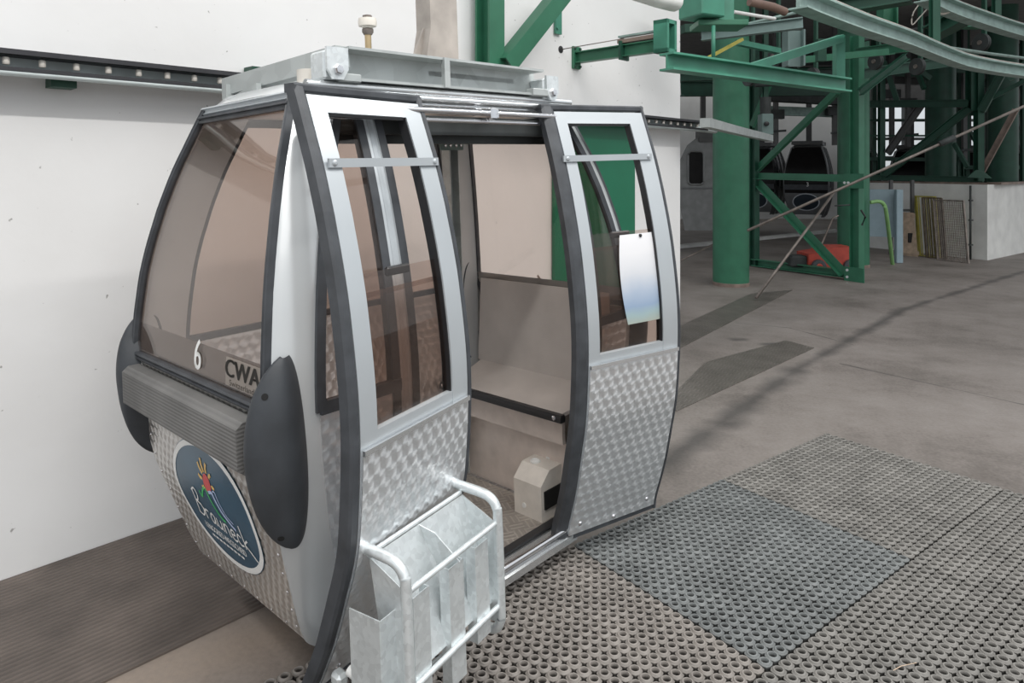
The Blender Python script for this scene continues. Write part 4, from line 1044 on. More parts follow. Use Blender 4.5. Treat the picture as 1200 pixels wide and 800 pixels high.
# big curved overhead rails
def curved_rail(name, z, pts, w_, h_, lab):
    P = []
    for px, py in pts:
        d = (z-EYE)*FOC/(YH-py); P.append(tuple(dep(px, py, d)))
    P = smooth_pts(P, 8)
    t = thing(name, lab, 'rail', P[len(P)//2])
    pr = [(-w_/2, -h_), (w_/2, -h_), (w_/2, -h_+.012), (.012, -h_+.012), (.012, -.02), (w_/2, -.014), (w_/2, 0), (-w_/2, 0), (-w_/2, -.014), (-.012, -.02), (-.012, -h_+.012), (-w_/2, -h_+.012)]
    mb = MB(); mb.sweep(P, pr, smooth=False); obj('rail_web', mb, railm, t)
    for k in (2, len(P)//2+3, len(P)-4):
        q = V(P[k]); q1 = q.copy(); q1.z = 5.6; mb = MB(); mb.beam(q+V((0, 0, .0)), q1, .07, .07, 'I', (0, 1, 0)); obj('hanger_post', mb, greend, t)
    mb = MB(); mb.sweep([(x, y, zz+.012) for x, y, zz in P], [(-w_*.36, -.012), (w_*.36, -.012), (w_*.36, .006), (-w_*.36, .006)]); obj('running_strip', mb, polem, t)
curved_rail('curved_rail', 3.0, [(935, -12), (962, 0), (1012, 20), (1060, 37), (1100, 54), (1137, 67), (1200, 78), (1260, 84)], .13, .125, 'long curved green rail sweeping down across the top right of the photo')
curved_rail('curved_rail', 3.6, [(1080, -16), (1110, 0), (1150, 15), (1200, 31), (1260, 44)], .14, .15, 'shorter curved green rail cut by the top right corner of the photo')
mb = MB(); mb.tube([dep(1105, 55, 8.6), dep(1160, 63, 9.2), dep(1215, 70, 10)], .022, 8); single('cable_pipe', mb, railm, 'thin pipe just behind the long curved rail at right', 'pipe')

# ------------------------------------------------------------------ columns, frames and rods of the machinery hall
def column(px, d, r, lab, mat=green, z0=0.0, plate=True):
    p = dep(px, 200, d); p.z = z0
    t = thing('round_column', lab, 'column', p)
    mb = MB(); mb.cyl(p, p+V((0, 0, 5.6-z0)), r, 40); obj('shaft', mb, mat, t)
    if plate:
        mb = MB(); mb.lathe(p, (0, 0, 1), [(r*1.02, 0), (r*1.02, .05), (r*1.001, .055)], 40); obj('foot_ring', mb, rust_side, t)
column(856.5, 10.9, .276, 'thick round green column nearest the white wall end')
column(1000, 13.0, .275, 'round green column behind the braced frame upright')
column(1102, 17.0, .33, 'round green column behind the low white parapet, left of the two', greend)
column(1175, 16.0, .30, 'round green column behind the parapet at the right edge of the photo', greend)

bf = thing('braced_frame', 'green braced steel frame standing between the two front round columns', 'steel frame', flr(1003, 330))
def part_beam(par, name, p, q, w_, h_, kind='box', mat=green, up=(0, 0, 1)):
    mb = MB(); mb.beam(p, q, w_, h_, kind, up); return obj(name, mb, mat, par)
pl0 = dep(884, 311, 13.0); pr0 = dep(1004, 329, 11.25)
fdir = V((pr0.x-pl0.x, pr0.y-pl0.y, 0)).normalized()
part_beam(bf, 'post', pl0, V((pl0.x, pl0.y, 4.2)), .13, .13, 'I', greend, fdir)
part_beam(bf, 'post', pr0, V((pr0.x, pr0.y, 4.0)), .15, .17, 'I', green, fdir)
part_beam(bf, 'bottom_beam', dep(882, 307, 13.0), dep(1003, 322, 11.3), .12, .13, 'C')
part_beam(bf, 'cross_beam', dep(884, 206, 13.0), dep(1000, 209, 11.3), .08, .12, 'L')
part_beam(bf, 'diagonal', dep(887, 213, 12.95), dep(988, 320, 11.35), .09, .14, 'L')
part_beam(bf, 'diagonal', dep(887, 197, 12.95), dep(980, 106, 11.4), .09, .15, 'L')
part_beam(bf, 'diagonal', dep(880, 148, 12.9), dep(903, 92, 12.6), .08, .13, 'L')
for py in (212, 322):
    mb = MB(); c_ = dep(1001, py, 11.2); mb.box(c_, (.02, .34, .24), Matrix((V((-fdir.y, fdir.x, 0)), fdir, V((0, 0, 1)))).transposed()); g_ = obj('gusset_plate', mb, green, bf)
    for k in range(2 if py < 300 else 3):
        mb = MB(); mb.lathe(dep(989 if py < 300 else 992, py+2-(0 if py < 300 else 8-8*k), 11.12)+V((.0, -.02, 0))+(V((.06*k, 0, 0)) if py < 300 else V((0, 0, 0))), (-.5, -.86, 0), [(.022, 0), (.022, .02)], 6); obj('bolt', mb, galvd, g_)
def rod(p, q, r, lab, turn=None):
    t = thing('tie_rod', lab, 'tie rod', q if q.z < p.z else p)
    mb = MB(); mb.tube([p, q], r, 8); obj('rod', mb, rodm, t)
    if turn is not None:
        d = (q-p).normalized(); c_ = p+(q-p)*turn; mb = MB(); mb.cyl(c_-d*.12, c_+d*.12, r*2.2, 8); obj('turnbuckle', mb, darkmach, t)
rod(dep(876, 270, 9.6), dep(1212, 119, 9.8), .020, 'long thin tie rod slanting up to the right past the round columns', .69)
rod(dep(886, 352, 9.5)+V((0, 0, .035)), dep(977, 226, 10.6), .020, 'tie rod rising from the chequer plate past the braced frame')
rod(dep(790, 309, 12.0), dep(836, 286, 12.6), .016, 'short dark tie rod low between the wall end and the thick column')
# little bent handle on the frame
mb = MB(); mb.tube([dep(978, 241, 11.0), dep(996, 240, 10.95)], .012, 6); mb.tube([dep(1009, 246, 10.95), dep(1014, 254, 10.95), dep(1010, 264, 10.95)], .016, 6)
objs('hook', mb, darkmach, bf)

# low white parapet wall
pa, pb_, pc_ = flr(985, 286), flr(1157, 305), flr(1232, 289)
dn = (pb_-pa).normalized(); nn = V((-dn.y, dn.x, 0))
d2 = (pc_-pb_).normalized(); n2 = V((-d2.y, d2.x, 0))
mb = MB(); hP = 1.52
mb.prism([pa, pb_, pc_, pc_+V((-.1, .45, 0)), pb_+V((.08, .5, 0)), pa+nn*.4], (0, 0, hP)); struct('wall_parapet', mb, parap)
mb = MB(); mb.prism([pa+V((0, 0, hP)), pb_+V((0, 0, hP)), pb_+V((.05, .3, hP)), pa+nn*.25+V((0, 0, hP))], (0, 0, .04)); mb.prism([pb_+V((.35, .10, hP)), pc_+V((0, 0, hP)), pc_+V((-.05, .3, hP)), pb_+V((.25, .4, hP))], (0, 0, .04)); struct('trim_parapet', mb, rust_side)
mb = MB(); mb.tube([flr(1139, 304)+nn*-.05, flr(1139, 304)+nn*-.05+V((0, 0, 1.5))], .02, 8)
for z in (.3, .8, 1.2): mb.box(flr(1139, 304)+nn*-.04+V((0, 0, z)), (.07, .05, .03))
single('conduit', mb, darkmach, 'thin vertical conduit on the low white parapet', 'conduit')
# steel frame on the parapet
sf = thing('parapet_frame', 'dark green braced steel frame standing on the low white parapet', 'steel frame', dep(1148, 213, 14.4))
pp = lambda px, py, d: dep(px, py, d)
part_beam(sf, 'bottom_beam', pp(1018, 208, 16.2), pp(1152, 210, 14.4), .12, .12, 'I', greend)
part_beam(sf, 'middle_beam', pp(1018, 122, 16.2), pp(1135, 121, 14.5), .14, .16, 'I', greend)
part_beam(sf, 'post', pp(1147, 212, 14.4), pp(1147, 70, 14.4), .13, .16, 'I', greend, (0, 1, 0))
part_beam(sf, 'post', pp(1033, 209, 16.0), pp(1033, 62, 16.0), .12, .12, 'I', greend, (0, 1, 0))
part_beam(sf, 'post', pp(1139, 130, 14.5), pp(1139, 60, 14.5), .16, .2, 'I', greend, (0, 1, 0))
part_beam(sf, 'diagonal', pp(1036, 205, 15.9), pp(1136, 127, 14.5), .11, .15, 'I', greend)
part_beam(sf, 'diagonal', pp(1040, 180, 15.9), pp(1080, 122, 15.3), .11, .14, 'I', trunkm)
part_beam(sf, 'diagonal', pp(1150, 202, 14.4), pp(1190, 128, 14.0), .10, .12, 'L', rust_side)
part_beam(sf, 'diagonal', pp(1036, 72, 15.9), pp(1052, 120, 15.7), .09, .1, 'box', greend)
part_beam(sf, 'diagonal', pp(1070, 72, 15.6), pp(1083, 104, 15.2), .07, .09, 'box', greend)
part_beam(sf, 'diagonal', pp(1150, 130, 14.3), pp(1180, 75, 14.0), .12, .15, 'I', greend)
part_beam(sf, 'diagonal', pp(1156, 118, 14.3), pp(1206, 92, 13.8), .08, .08, 'box', greend)
part_beam(sf, 'diagonal', pp(1118, 168, 15), pp(1134, 196, 14.7), .06, .08, 'box', greend)
part_beam(sf, 'thin_rail', pp(1018, 159, 16.3), pp(1100, 159, 15.4), .04, .04, 'box', greend)
mb = MB(); mb.prism([pp(1133, 208, 14.3), pp(1163, 209, 14.1), pp(1152, 200, 14.2), pp(1144, 199, 14.25)], (0, .03, 0)); obj('gusset_plate', mb, greend, sf)

# things leaning at the parapet
bb = thing('blue_board', 'pale blue board on a post in front of the low parapet', 'board', flr(1053, 308))
bd_ = 13.6
mb = MB(); c0 = dep(1012, 222, bd_+.25); c1 = dep(1050, 222, bd_); z0_ = dep(1040, 278, bd_).z
mb.prism([V((c0.x, c0.y, z0_)), V((c1.x, c1.y, z0_)), V((c1.x, c1.y, c1.z)), V((c0.x, c0.y, c1.z))], (.02, .06, 0)); obj('panel', mb, bluep, bb)
mb = MB(); q0 = flr(1053, 308); mb.box((q0.x, q0.y, c1.z/2+.002), (.13, .10, c1.z), None, .01); obj('post', mb, bluep, bb)
mb = MB(); q0 = flr(1012, 303); mb.box((q0.x, q0.y, z0_/2+.1), (.08, .08, z0_+.2)); obj('post', mb, bluep, bb)
mb = MB(); hd = 12.6
mb.tube(smooth_pts([tuple(dep(1020, 237, hd)), tuple(dep(1030, 236, hd)), tuple(dep(1036, 240, hd)), tuple(dep(1039, 252, hd)), tuple(flr(1046, 310))], 6), .035, 10)
single('tube_hoop', mb, tubegreen, 'bent leaf-green tube hoop in front of the pale blue board', 'hoop')
wb2 = thing('wooden_board', 'pale wooden board with a dark square hole leaning on the parapet', 'board', flr(1067, 299))
q0, q1 = flr(1058, 299), flr(1076, 301); ln = V((.03, .18, 0))
mb = MB(); up = V((0.02, .2, .98))*0.93
mb.prism([q0, q1, q1+up, q0+up], (0, .03, 0)); obj('panel', mb, woodm, wb2)
mb = MB(); cc = q0*.4+q1*.6+up*.42; mb.box(cc+V((0, -.02, 0)), (.10, .03, .2)); obj('hole', mb, darkgap, wb2)
mb = MB()
for f_ in (.05, .9): mb.prism([q0+up*f_+V((-.01, -.03, 0)), q1+up*f_+V((.01, -.03, 0)), q1+up*(f_+.08)+V((.01, -.03, 0)), q0+up*(f_+.08)+V((-.01, -.03, 0))], (0, .03, 0))
obj('batten', mb, woodm, wb2)
def grid(a, b, h, nx, ny, mat, lab, fr, push):
    a = flr(*a)+V((0, -push, 0)); b = flr(*b)+V((0, -push, 0)); up = V((0.03, .17, .985))*h
    t = thing('metal_grid', lab, 'grid panel', (a+b)/2, 'metal grids leaning on the parapet')
    mb = MB()
    for p, q in ((a, b), (a+up, b+up), (a, a+up), (b, b+up)): mb.beam(p, q, .03, fr, 'box', (0, 1, 0))
    obj('frame', mb, mat, t)
    mb = MB()
    for i in range(1, nx): p = a+(b-a)*(i/nx); mb.beam(p, p+up, .012, .006 if ny else .022, 'box', (0, 1, 0))
    for j in range(1, ny): mb.beam(a+up*(j/ny), b+up*(j/ny), .006, .006, 'box', (0, 1, 0))
    obj('bars', mb, mat, t)
grid((1081, 300), (1104, 303), 1.27, 6, 0, yellowp, 'yellowish slatted metal grid, rearmost of the grids leaning on the parapet', .09, -.10)
grid((1087, 302), (1110, 304), 1.25, 9, 0, rustm, 'rusty brown barred grid leaning between the yellowish and the wire grids', .03, -.03)
grid((1096, 304), (1132, 308), 1.22, 17, 26, rodm, 'fine wire mesh grid, frontmost of the grids leaning on the parapet', .025, .08)
ps = thing('pipe_stand', 'dark pipe stand behind the pale blue board at the parapet', 'pipe stand', flr(1070, 300))
for px in (1044, 1069):
    b0 = flr(px, 298)+V((0, .0, 0)); mb = MB(); mb.beam(b0, b0+V((0, 0, 1.60)), .06, .06, 'box', (0, 1, 0)); obj('post', mb, trunkm, ps)
mb = MB(); b0 = flr(1044, 298)+V((0, 0, .95)); b1 = flr(1069, 298)+V((0, 0, .95)); mb.beam(b0, b1, .05, .05); obj('rung', mb, trunkm, ps)

# red machine behind the brace
rm = thing('floor_machine', 'red wheeled floor machine behind the diagonal of the braced frame', 'machine', flr(965, 318))
c_ = flr(968, 318); base = V((c_.x, c_.y, 0))
mb = MB(); pr = [(-.42, .10), (.45, .10), (.45, .40), (.38, .46), (-.10, .46), (-.16, .38), (-.42, .34)]
mb.prism([base+V((x, -.25, z)) for x, z in pr], (0, .5, 0)); obj('body', mb, redp, rm)
for dx in (-.26, .30):
    mb = MB(); mb.lathe(base+V((dx, -.33, .125)), (0, 1, 0), [(.08, 0), (.125, .01), (.125, .07), (.08, .08)], 22); wh = obj('wheel', mb, rubber, rm)
    mb = MB(); mb.lathe(base+V((dx, -.335, .125)), (0, 1, 0), [(.05, -.005), (.06, .004), (.06, .02)], 16); obj('hub', mb, redp, wh)
mb = MB(); mb.box(base+V((-.55, -.05, .2)), (.3, .3, .2), None, .03); obj('motor', mb, darkmach, rm)
mb = MB(); mb.tube([base+V((-.1, 0, .44)), base+V((.12, 0, .95)), base+V((.22, .0, 1.0))], .018, 8); obj('handle', mb, rodm, rm)
# kerb strip on the hall floor
mb = MB(); k0, k1 = flr(780, 293), flr(982, 272); kd = V((k1.x-k0.x, k1.y-k0.y, 0)); mb.prism([k0, k1, k1+V((.05, .3, 0)), k0+V((.05, .3, 0))], (0, 0, .07)); single('floor_kerb', mb, parap, 'pale low kerb across the dark floor behind the thick column', 'kerb')

# ------------------------------------------------------------------ stored cabins in the hall
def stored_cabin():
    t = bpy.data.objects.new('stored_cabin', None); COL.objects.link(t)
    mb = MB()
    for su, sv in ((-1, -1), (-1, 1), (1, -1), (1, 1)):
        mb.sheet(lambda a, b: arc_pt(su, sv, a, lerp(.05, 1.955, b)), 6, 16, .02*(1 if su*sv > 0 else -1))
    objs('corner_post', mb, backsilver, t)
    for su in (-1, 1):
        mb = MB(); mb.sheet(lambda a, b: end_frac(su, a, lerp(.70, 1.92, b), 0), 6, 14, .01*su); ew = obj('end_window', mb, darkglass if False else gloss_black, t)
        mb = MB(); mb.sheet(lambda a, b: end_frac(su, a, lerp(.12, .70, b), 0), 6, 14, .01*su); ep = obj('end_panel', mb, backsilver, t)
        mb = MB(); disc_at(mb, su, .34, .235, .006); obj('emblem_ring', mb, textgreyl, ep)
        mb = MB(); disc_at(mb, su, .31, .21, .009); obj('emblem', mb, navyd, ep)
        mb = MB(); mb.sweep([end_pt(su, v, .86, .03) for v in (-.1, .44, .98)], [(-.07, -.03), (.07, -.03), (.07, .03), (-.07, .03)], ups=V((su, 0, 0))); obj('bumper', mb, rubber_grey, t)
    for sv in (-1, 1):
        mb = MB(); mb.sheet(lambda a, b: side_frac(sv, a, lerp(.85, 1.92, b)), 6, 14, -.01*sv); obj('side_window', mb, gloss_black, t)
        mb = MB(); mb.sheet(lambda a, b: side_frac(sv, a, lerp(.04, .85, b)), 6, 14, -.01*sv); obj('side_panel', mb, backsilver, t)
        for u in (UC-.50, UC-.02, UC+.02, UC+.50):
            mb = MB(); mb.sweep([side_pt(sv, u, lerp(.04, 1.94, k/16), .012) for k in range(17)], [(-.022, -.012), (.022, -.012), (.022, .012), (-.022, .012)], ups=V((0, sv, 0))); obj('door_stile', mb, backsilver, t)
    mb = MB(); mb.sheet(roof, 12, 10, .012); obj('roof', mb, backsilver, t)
    mb = MB()
    for v in (.1, .78): mb.beam((UC-.62, v, 2.06), (UC+.62, v, 2.06), .06, .1)
    for u in (UC-.62, UC+.62): mb.beam((u, .05, 2.06), (u, .83, 2.06), .06, .1)
    mb.box((UC, VC, 2.07), (.25, .7, .06)); obj('hanger_frame', mb, trunkm, t)
    mb = MB(); mb.beam((UC, VC, 2.05), (UC, VC, 3.45), .12, .14, 'box', (0, 1, 0)); mb.box((UC, VC, 3.3), (.5, .2, .2)); obj('hanger_arm', mb, trunkm, t)
    return t
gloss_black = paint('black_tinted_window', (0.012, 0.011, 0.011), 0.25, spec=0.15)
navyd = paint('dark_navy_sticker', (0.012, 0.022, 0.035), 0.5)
textgreyl = paint('dull_white_ring', (0.5, 0.53, 0.56), 0.5, 0, 0)
def disc_at(mb, su, a, b, o):
    n_ = 28; rs = 4; vs = [end_pt(su, VC+su*a*math.cos(2*PI*k/n_)*r/rs, .46+b*math.sin(2*PI*k/n_)*r/rs, o) for r in range(1, rs+1) for k in range(n_)]+[end_pt(su, VC, .46, o)]
    mb.add(vs, [(r*n_+k, r*n_+(k+1) % n_, (r+1)*n_+(k+1) % n_, (r+1)*n_+k) for r in range(rs-1) for k in range(n_)]+[(k, (k+1) % n_, rs*n_) for k in range(n_)])
def place(t, px, d, z, yaw, lab):
    R = Matrix.Rotation(yaw, 3, 'Z'); c = dep(px, 200, d); c.z = z
    t.rotation_euler = (0, 0, yaw); t.location = c - R @ V((UC, VC, 0))
    t['label'] = lab; t['category'] = 'gondola cabin'; t['group'] = 'stored gondola cabins in the dark hall'
def copy_tree(o, parent=None):
    c = o.copy(); COL.objects.link(c)
    if parent is not None: c.parent = parent
    for ch in o.children: copy_tree(ch, c)
    return c
sc0 = stored_cabin()
bpy.context.view_layer.update()
spots = [(948, 19.3, .50, rad(62), 'dark stored cabin numbered 3 behind the green braced frame'),
         (893, 20.5, .50, rad(58), 'dark stored cabin mostly hidden left of the cabin numbered 3'),
         (1012, 24.5, .50, rad(62), 'dark stored cabin behind the round column right of the cabin numbered 3'),
         (1068, 20.0, .42, rad(60), 'stored cabin showing its dark roof above the parapet, left of the rear round columns'),
         (1135, 21.0, .42, rad(60), 'stored cabin showing between the two rear round columns'),
         (1200, 22.0, .42, rad(60), 'stored cabin at the right edge in front of the bright windows')]
for i, sp_ in enumerate(spots):
    o = sc0 if i == 0 else copy_tree(sc0)
    place(o, *sp_)
    if i == 0:
        n_par = o
mb = MB(); put_text(mb, '3', .16, lambda x, y: end_pt(-1, VC-.05-x, .93+y, .075), .9); obj('cabin_number', mb, textwhite, sc0, 'white numeral 3')
# old grey cabin at the end of the wall
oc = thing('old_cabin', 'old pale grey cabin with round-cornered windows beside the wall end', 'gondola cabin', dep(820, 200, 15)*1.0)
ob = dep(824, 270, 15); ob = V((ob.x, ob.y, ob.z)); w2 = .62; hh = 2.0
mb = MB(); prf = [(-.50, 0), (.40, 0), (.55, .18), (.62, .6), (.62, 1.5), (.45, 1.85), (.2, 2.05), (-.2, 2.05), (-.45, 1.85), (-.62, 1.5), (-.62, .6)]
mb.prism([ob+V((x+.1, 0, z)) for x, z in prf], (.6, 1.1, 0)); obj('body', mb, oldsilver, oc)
for cx, wx in ((-.16, .17), (.40, .15)):
    mb = MB(); pts = []
    for sx_, sz_, a0 in ((1, 1, 0), (-1, 1, 90), (-1, -1, 180), (1, -1, 270)):
        for k in range(5):
            a = rad(a0+k*22.5); pts.append(ob+V((cx+sx_*(wx-.08)+.08*math.cos(a), -.012, 1.36+sz_*(.36-.08)+.08*math.sin(a))))
    mb.prism(pts, (0, .02, 0)); wi = obj('window', mb, gloss_black, oc)
    mb = MB(); mb.tube(pts, .022, 6, True); obj('window_frame', mb, oldsilver, wi)
mb = MB(); mb.box(ob+V((.1, -.01, .92)), (1.1, .02, .03)); obj('trim_strip', mb, backsilver, oc)
mb = MB(); mb.box(ob+V((.05, .1, 2.1)), (.3, .3, .35)); mb.beam(ob+V((.05, .2, 2.2)), ob+V((.05, .2, 3.4)), .1, .1, 'box', (0, 1, 0)); obj('hanger', mb, trunkm, oc)

# ------------------------------------------------------------------ overhead machinery and girders
def girder(p, q, w_, h_, kind, mat, lab, name='girder', cat='steel girder'):
    mb = MB(); mb.beam(p, q, w_, h_, kind); return single(name, mb, mat, lab, cat, loc=(p+q)/2)
girder(dep(822, 42, 7.4), dep(941, 27, 7.0), .10, .11, 'I', machgrey, 'grey green girder running left to right above the cantilever truss')
gb = thing('gearbox', 'green steel gearbox housing hanging at the top edge beside the wall end', 'gearbox', dep(822, 27, 6.0))
mb = MB(); mb.box(dep(822, -2, 6.1), (.27, .30, .36), Matrix.Rotation(.5, 3, 'Z'), .01); obj('housing', mb, greenl, gb)
mb = MB(); mb.box(dep(848, 4, 6.2), (.14, .16, .36), None, .006); obj('side_plate', mb, greenl, gb)
mb = MB(); mb.box(dep(842, 30, 6.2), (.44, .3, .05), None, .006); obj('foot_plate', mb, green, gb)
mb = MB(); mb.tube([dep(836, 30, 6.0), dep(836, 70, 6.0)], .018, 8); obj('threaded_rod', mb, greenl, gb)
girder(dep(800, 34, 8.4), dep(868, 30, 8.6), .12, .10, 'box', greend, 'short dark girder behind the gearbox foot')
girder(dep(866, 49, 8.6), dep(918, 60, 9.2), .08, .09, 'L', greenl, 'light green angle bar sloping down right of the gearbox')
girder(dep(800, 84, 8.0), dep(870, 46, 8.6), .035, .035, 'box', yellowp, 'pale yellow diagonal bar behind the cantilever truss', 'yellow_bar', 'bar')
girder(dep(930, 36, 8.0), dep(930, 78, 8.0), .18, .20, 'I', machgrey, 'grey green hanging post behind the cantilever strut', 'hanging_post', 'steel post')
girder(dep(962, 46, 8.2), dep(962, 72, 8.2), .08, .10, 'box', greend, 'thin dark hanging post behind the cantilever upright', 'hanging_post', 'steel post')
girder(dep(940, 70, 8.6), dep(1045, 60, 9.2), .10, .09, 'L', green, 'green angle bar crossing under the long curved rail')
girder(dep(1004, 62, 10.6), dep(1062, 55, 9.7), .10, .14, 'I', green, 'short green girder bracing the underside of the curved rail')
girder(dep(1040, 4, 7.6), dep(1040, 34, 7.6), .14, .16, 'I', green, 'green hanging post above the long curved rail', 'hanging_post', 'steel post')
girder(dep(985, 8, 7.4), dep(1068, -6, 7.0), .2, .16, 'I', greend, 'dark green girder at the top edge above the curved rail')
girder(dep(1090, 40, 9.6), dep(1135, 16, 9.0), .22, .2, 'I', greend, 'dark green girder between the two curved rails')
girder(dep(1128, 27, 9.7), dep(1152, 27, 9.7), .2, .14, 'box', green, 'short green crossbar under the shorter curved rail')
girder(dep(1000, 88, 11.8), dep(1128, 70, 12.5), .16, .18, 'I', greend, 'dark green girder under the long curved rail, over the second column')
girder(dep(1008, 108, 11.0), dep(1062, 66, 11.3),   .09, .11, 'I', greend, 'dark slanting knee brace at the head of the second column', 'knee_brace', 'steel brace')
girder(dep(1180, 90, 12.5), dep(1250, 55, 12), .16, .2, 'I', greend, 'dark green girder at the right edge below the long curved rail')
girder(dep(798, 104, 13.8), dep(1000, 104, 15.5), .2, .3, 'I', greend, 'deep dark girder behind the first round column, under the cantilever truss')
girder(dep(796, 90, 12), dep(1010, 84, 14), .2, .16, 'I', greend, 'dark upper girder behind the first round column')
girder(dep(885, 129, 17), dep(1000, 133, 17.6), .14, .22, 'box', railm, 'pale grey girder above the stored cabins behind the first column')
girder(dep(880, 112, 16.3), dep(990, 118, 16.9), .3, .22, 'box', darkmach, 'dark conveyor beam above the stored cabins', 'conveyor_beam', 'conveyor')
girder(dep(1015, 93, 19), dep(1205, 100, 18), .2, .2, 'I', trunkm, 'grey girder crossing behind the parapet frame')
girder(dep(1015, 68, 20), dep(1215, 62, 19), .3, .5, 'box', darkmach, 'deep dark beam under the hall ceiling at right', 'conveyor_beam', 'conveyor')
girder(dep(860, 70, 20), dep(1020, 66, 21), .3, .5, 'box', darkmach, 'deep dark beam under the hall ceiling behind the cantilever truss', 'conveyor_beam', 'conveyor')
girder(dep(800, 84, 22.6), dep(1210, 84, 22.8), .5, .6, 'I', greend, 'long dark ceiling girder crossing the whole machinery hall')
girder(dep(1125, 150, 19.5), dep(1210, 150, 19), .1, .1, 'box', darkmach, 'dark horizontal rail in front of the bright windows', 'rail_bar', 'rail')
girder(dep(1115, 172, 19.6), dep(1210, 172, 19.2), .1, .08, 'box', darkmach, 'lower dark horizontal rail in front of the bright windows', 'rail_bar', 'rail')
for i, (px, d, py0, py1, lab) in enumerate(((909, 16.5, 134, 168, 'dark hanger arm over the cabin numbered 3, left of a pair'), (978, 17.2, 130, 170, 'dark hanger arm just left of the second column'), (1045, 18, 110, 176, 'dark hanger arm seen between the parapet frame posts'), (1064, 18.4, 120, 172, 'thin dark hanger arm left of the rear round columns'), (1130, 18.0, 122, 190, 'dark hanger arm between the two rear columns'), (1155, 18.5, 130, 190, 'dark hanger arm beside the bright windows'))):
    t = thing('hanger_arm', lab, 'hanger arm', dep(px, py1, d), 'hanger arms above the stored cabins')
    q1 = dep(px, py0, d); q1.z = 5.55
    part_beam(t, 'arm', q1, dep(px, py1, d), .1, .1, 'box', trunkm, (0, 1, 0))
    part_beam(t, 'grip', dep(px-9, py0, d), dep(px+9, py0, d), .16, .22, 'box', darkmach)
    part_beam(t, 'guide_pin', dep(px-4, py1-14, d-.1), dep(px+12, py1-15, d-.1), .05, .05, 'box', darkmach)
# drive motor between column and frame
mo = thing('drive_motor', 'grey green drive motor mounted behind the guide rail end', 'motor', dep(898, 160, 11.8))
mb = MB(); mb.box(dep(897, 146, 11.8), (.20, .22, .36), None, .015); obj('housing', mb, machgrey, mo)
mb = MB(); mb.cyl(dep(897, 134, 11.8), dep(897, 114, 11.8), .09, 16); obj('motor_can', mb, darkmach, mo)
q1 = dep(897, 116, 11.95); q2 = q1.copy(); q2.z = 5.58; part_beam(mo, 'support', q1, q2, .08, .08, 'I', greend, (0, 1, 0))
mb = MB(); mb.lathe(dep(898, 145, 11.68), (0, -1, 0), [(.04, 0), (.04, .03), (.015, .04)], 12); obj('shaft_cap', mb, blackp, mo)
# brown pipe, lamp tube, cable, orange switch
mb = MB(); mb.tube([dep(878, 2, 8), dep(905, 8, 8.1), dep(920, 14, 8.2)], .05, 12); single('pipe', mb, brownpipe, 'brown pipe at the top edge above the grey green girder', 'pipe')
mb = MB(); mb.tube([dep(860, 14, 7.6), dep(908, 22, 7.9)], .020, 10); lampo = single('white_tube', mb, white, 'slim white tube below the brown pipe at the top', 'tube')
sw_ = thing('limit_switch', 'small orange switch box with a pale cable on the shorter curved rail', 'switch', dep(1098, 6, 7.2))
mb = MB(); mb.box(dep(1098, 6, 7.2), (.07, .05, .05), None, .006); obj('switch_box', mb, orangep, sw_)
mb = MB(); mb.tube(smooth_pts([tuple(dep(x, y, 7.2)) for x, y in ((1076, 4), (1085, 6), (1095, 13), (1105, 16), (1114, 13))], 5), .012, 8); obj('cable', mb, plast, sw_)
mb = MB(); mb.tube(smooth_pts([tuple(dep(x, y, 7.25)) for x, y in ((1078, 4), (1070, 16), (1069, 29), (1078, 20), (1088, 9))], 5), .006, 6); obj('cable', mb, plast, sw_)
# hall lamps: fluorescent tubes above the platform (out of frame) lighting the upper wall
for k in range(2):
    c = wl(6.6-k*4.2, 4.9, 3.2)
    ld = bpy.data.lights.new('tube_lamp', 'AREA'); ld.shape = 'RECTANGLE'; ld.size = 3.6; ld.size_y = .14; ld.energy = 85; ld.color = (1, .98, .95)
    lo = bpy.data.objects.new('tube_lamp', ld); COL.objects.link(lo); lo.location = c; lo.rotation_euler = (0, 0, WANG)

# thin dark posts and bars of the hall steelwork seen against the bright windows
for i, (px, py0, py1, d, w_) in enumerate(((1013, 98, 205, 18.5, .14), (1024, 60, 205, 19, .10), (1124, 85, 205, 18.2, .16), (1133, 110, 205, 18.6, .10), (1160, 60, 205, 18.0, .14), (1189, 85, 208, 17.6, .10), (1199, 60, 208, 17.8, .10))):
    q0 = dep(px, 200, d); q0.z = 0; q1 = q0.copy(); q1.z = 5.58
    girder(q0, q1, w_, w_, 'I' if w_ > .12 else 'box', greend, 'thin dark post of the hall steelwork standing against the bright windows', 'hall_post', 'steel post')['group'] = 'thin dark hall posts'
for i, (x0, y0, x1, y1, d, h_, lab) in enumerate(((1016, 141, 1120, 141, 18.8, .06, 'thin dark bar crossing left of the rear columns, upper of two'), (1016, 186, 1100, 187, 18.8, .10, 'dark bar low between the parapet posts'), (1120, 133, 1206, 133, 18.8, .12, 'dark bar crossing at the head of the bright windows'), (1118, 196, 1206, 196, 18.35, .10, 'lowest dark bar in front of the bright windows'), (1020, 78, 1130, 82, 17.5, .16, 'dark bar high behind the first rear column'))):
    girder(dep(x0, y0, d), dep(x1, y1, d), .08, h_, 'box', greend, lab, 'hall_bar', 'steel bar')
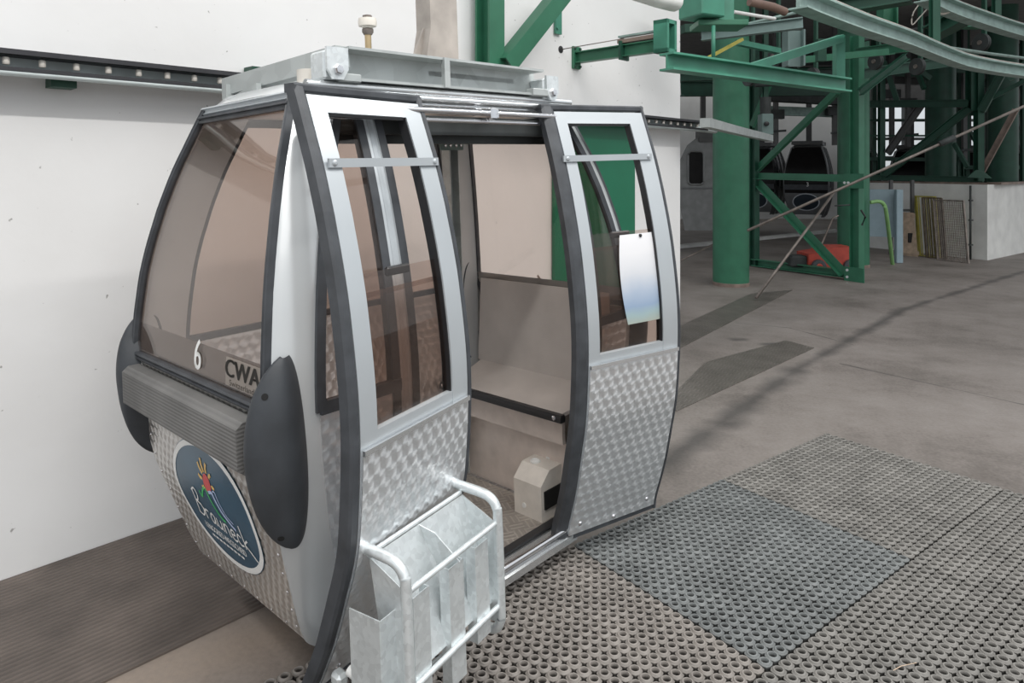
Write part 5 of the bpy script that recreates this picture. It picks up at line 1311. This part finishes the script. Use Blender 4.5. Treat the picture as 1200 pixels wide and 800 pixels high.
for i, (x0, y0, x1, y1, d, lab) in enumerate(((1120, 120, 1160, 196, 18.9, 'dark slanting brace falling right before the bright windows'), (1200, 150, 1160, 205, 18.4, 'dark slanting brace at the right edge before the bright windows'), (1090, 92, 1060, 70, 16.4, 'short dark brace left of the first rear column head'))):
    girder(dep(x0, y0, d), dep(x1, y1, d), .08, .12, 'L', greend, lab, 'hall_brace', 'steel brace')
# rope wheels and brackets under the overhead rails
def wheel(px, py, d, r, lab, ax=(1, .3, 0)):
    t = thing('rope_wheel', lab, 'rope wheel', dep(px, py, d)); c_ = dep(px, py, d); a = V(ax).normalized()
    mb = MB(); mb.lathe(c_-a*.03, a, [(r*.4, 0), (r, 0), (r, .012), (r*.86, .03), (r, .048), (r, .06), (r*.4, .06)], 24); w_ = obj('rim', mb, darkmach, t)
    mb = MB(); mb.lathe(c_-a*.05, a, [(r*.25, 0), (r*.25, .10), (r*.1, .11)], 12); obj('hub', mb, rodm, t)
    mb = MB(); q = c_.copy(); q.z = 5.6; mb.beam(c_+a*.06, q+a*.06, .03, .09, 'box', (0, 1, 0)); obj('bracket', mb, greend, t)
wheel(878, 90, 9.4, .13, 'dark rope wheel right of the thick round column, under the angle bar')
wheel(908, 66, 9.6, .12, 'dark rope wheel below the end of the grey green girder')
wheel(952, 90, 9.8, .13, 'dark rope wheel behind the cantilever strut')
wheel(1026, 72, 10.7, .13, 'dark rope wheel under the middle of the long curved rail')
wheel(1075, 78, 10.6, .13, 'dark rope wheel beside the first rear column under the curved rail')
wheel(1150, 50, 10.8, .14, 'dark rope wheel between the two curved rails at right')
for (x0, y0, x1, y1, d, r_, lab) in ((868, 30, 945, 12, 8.8, .02, 'thin pale pipe slanting up behind the grey green girder'), (885, 100, 985, 96, 11.8, .03, 'dark cable tray pipe behind the cantilever upright'), (1000, 50, 1090, 30, 11.5, .025, 'thin pipe rising behind the long curved rail')):
    mb = MB(); mb.tube([dep(x0, y0, d), dep(x1, y1, d)], r_, 8); single('pipe', mb, railm if 'pale' in lab else darkmach, lab, 'pipe')
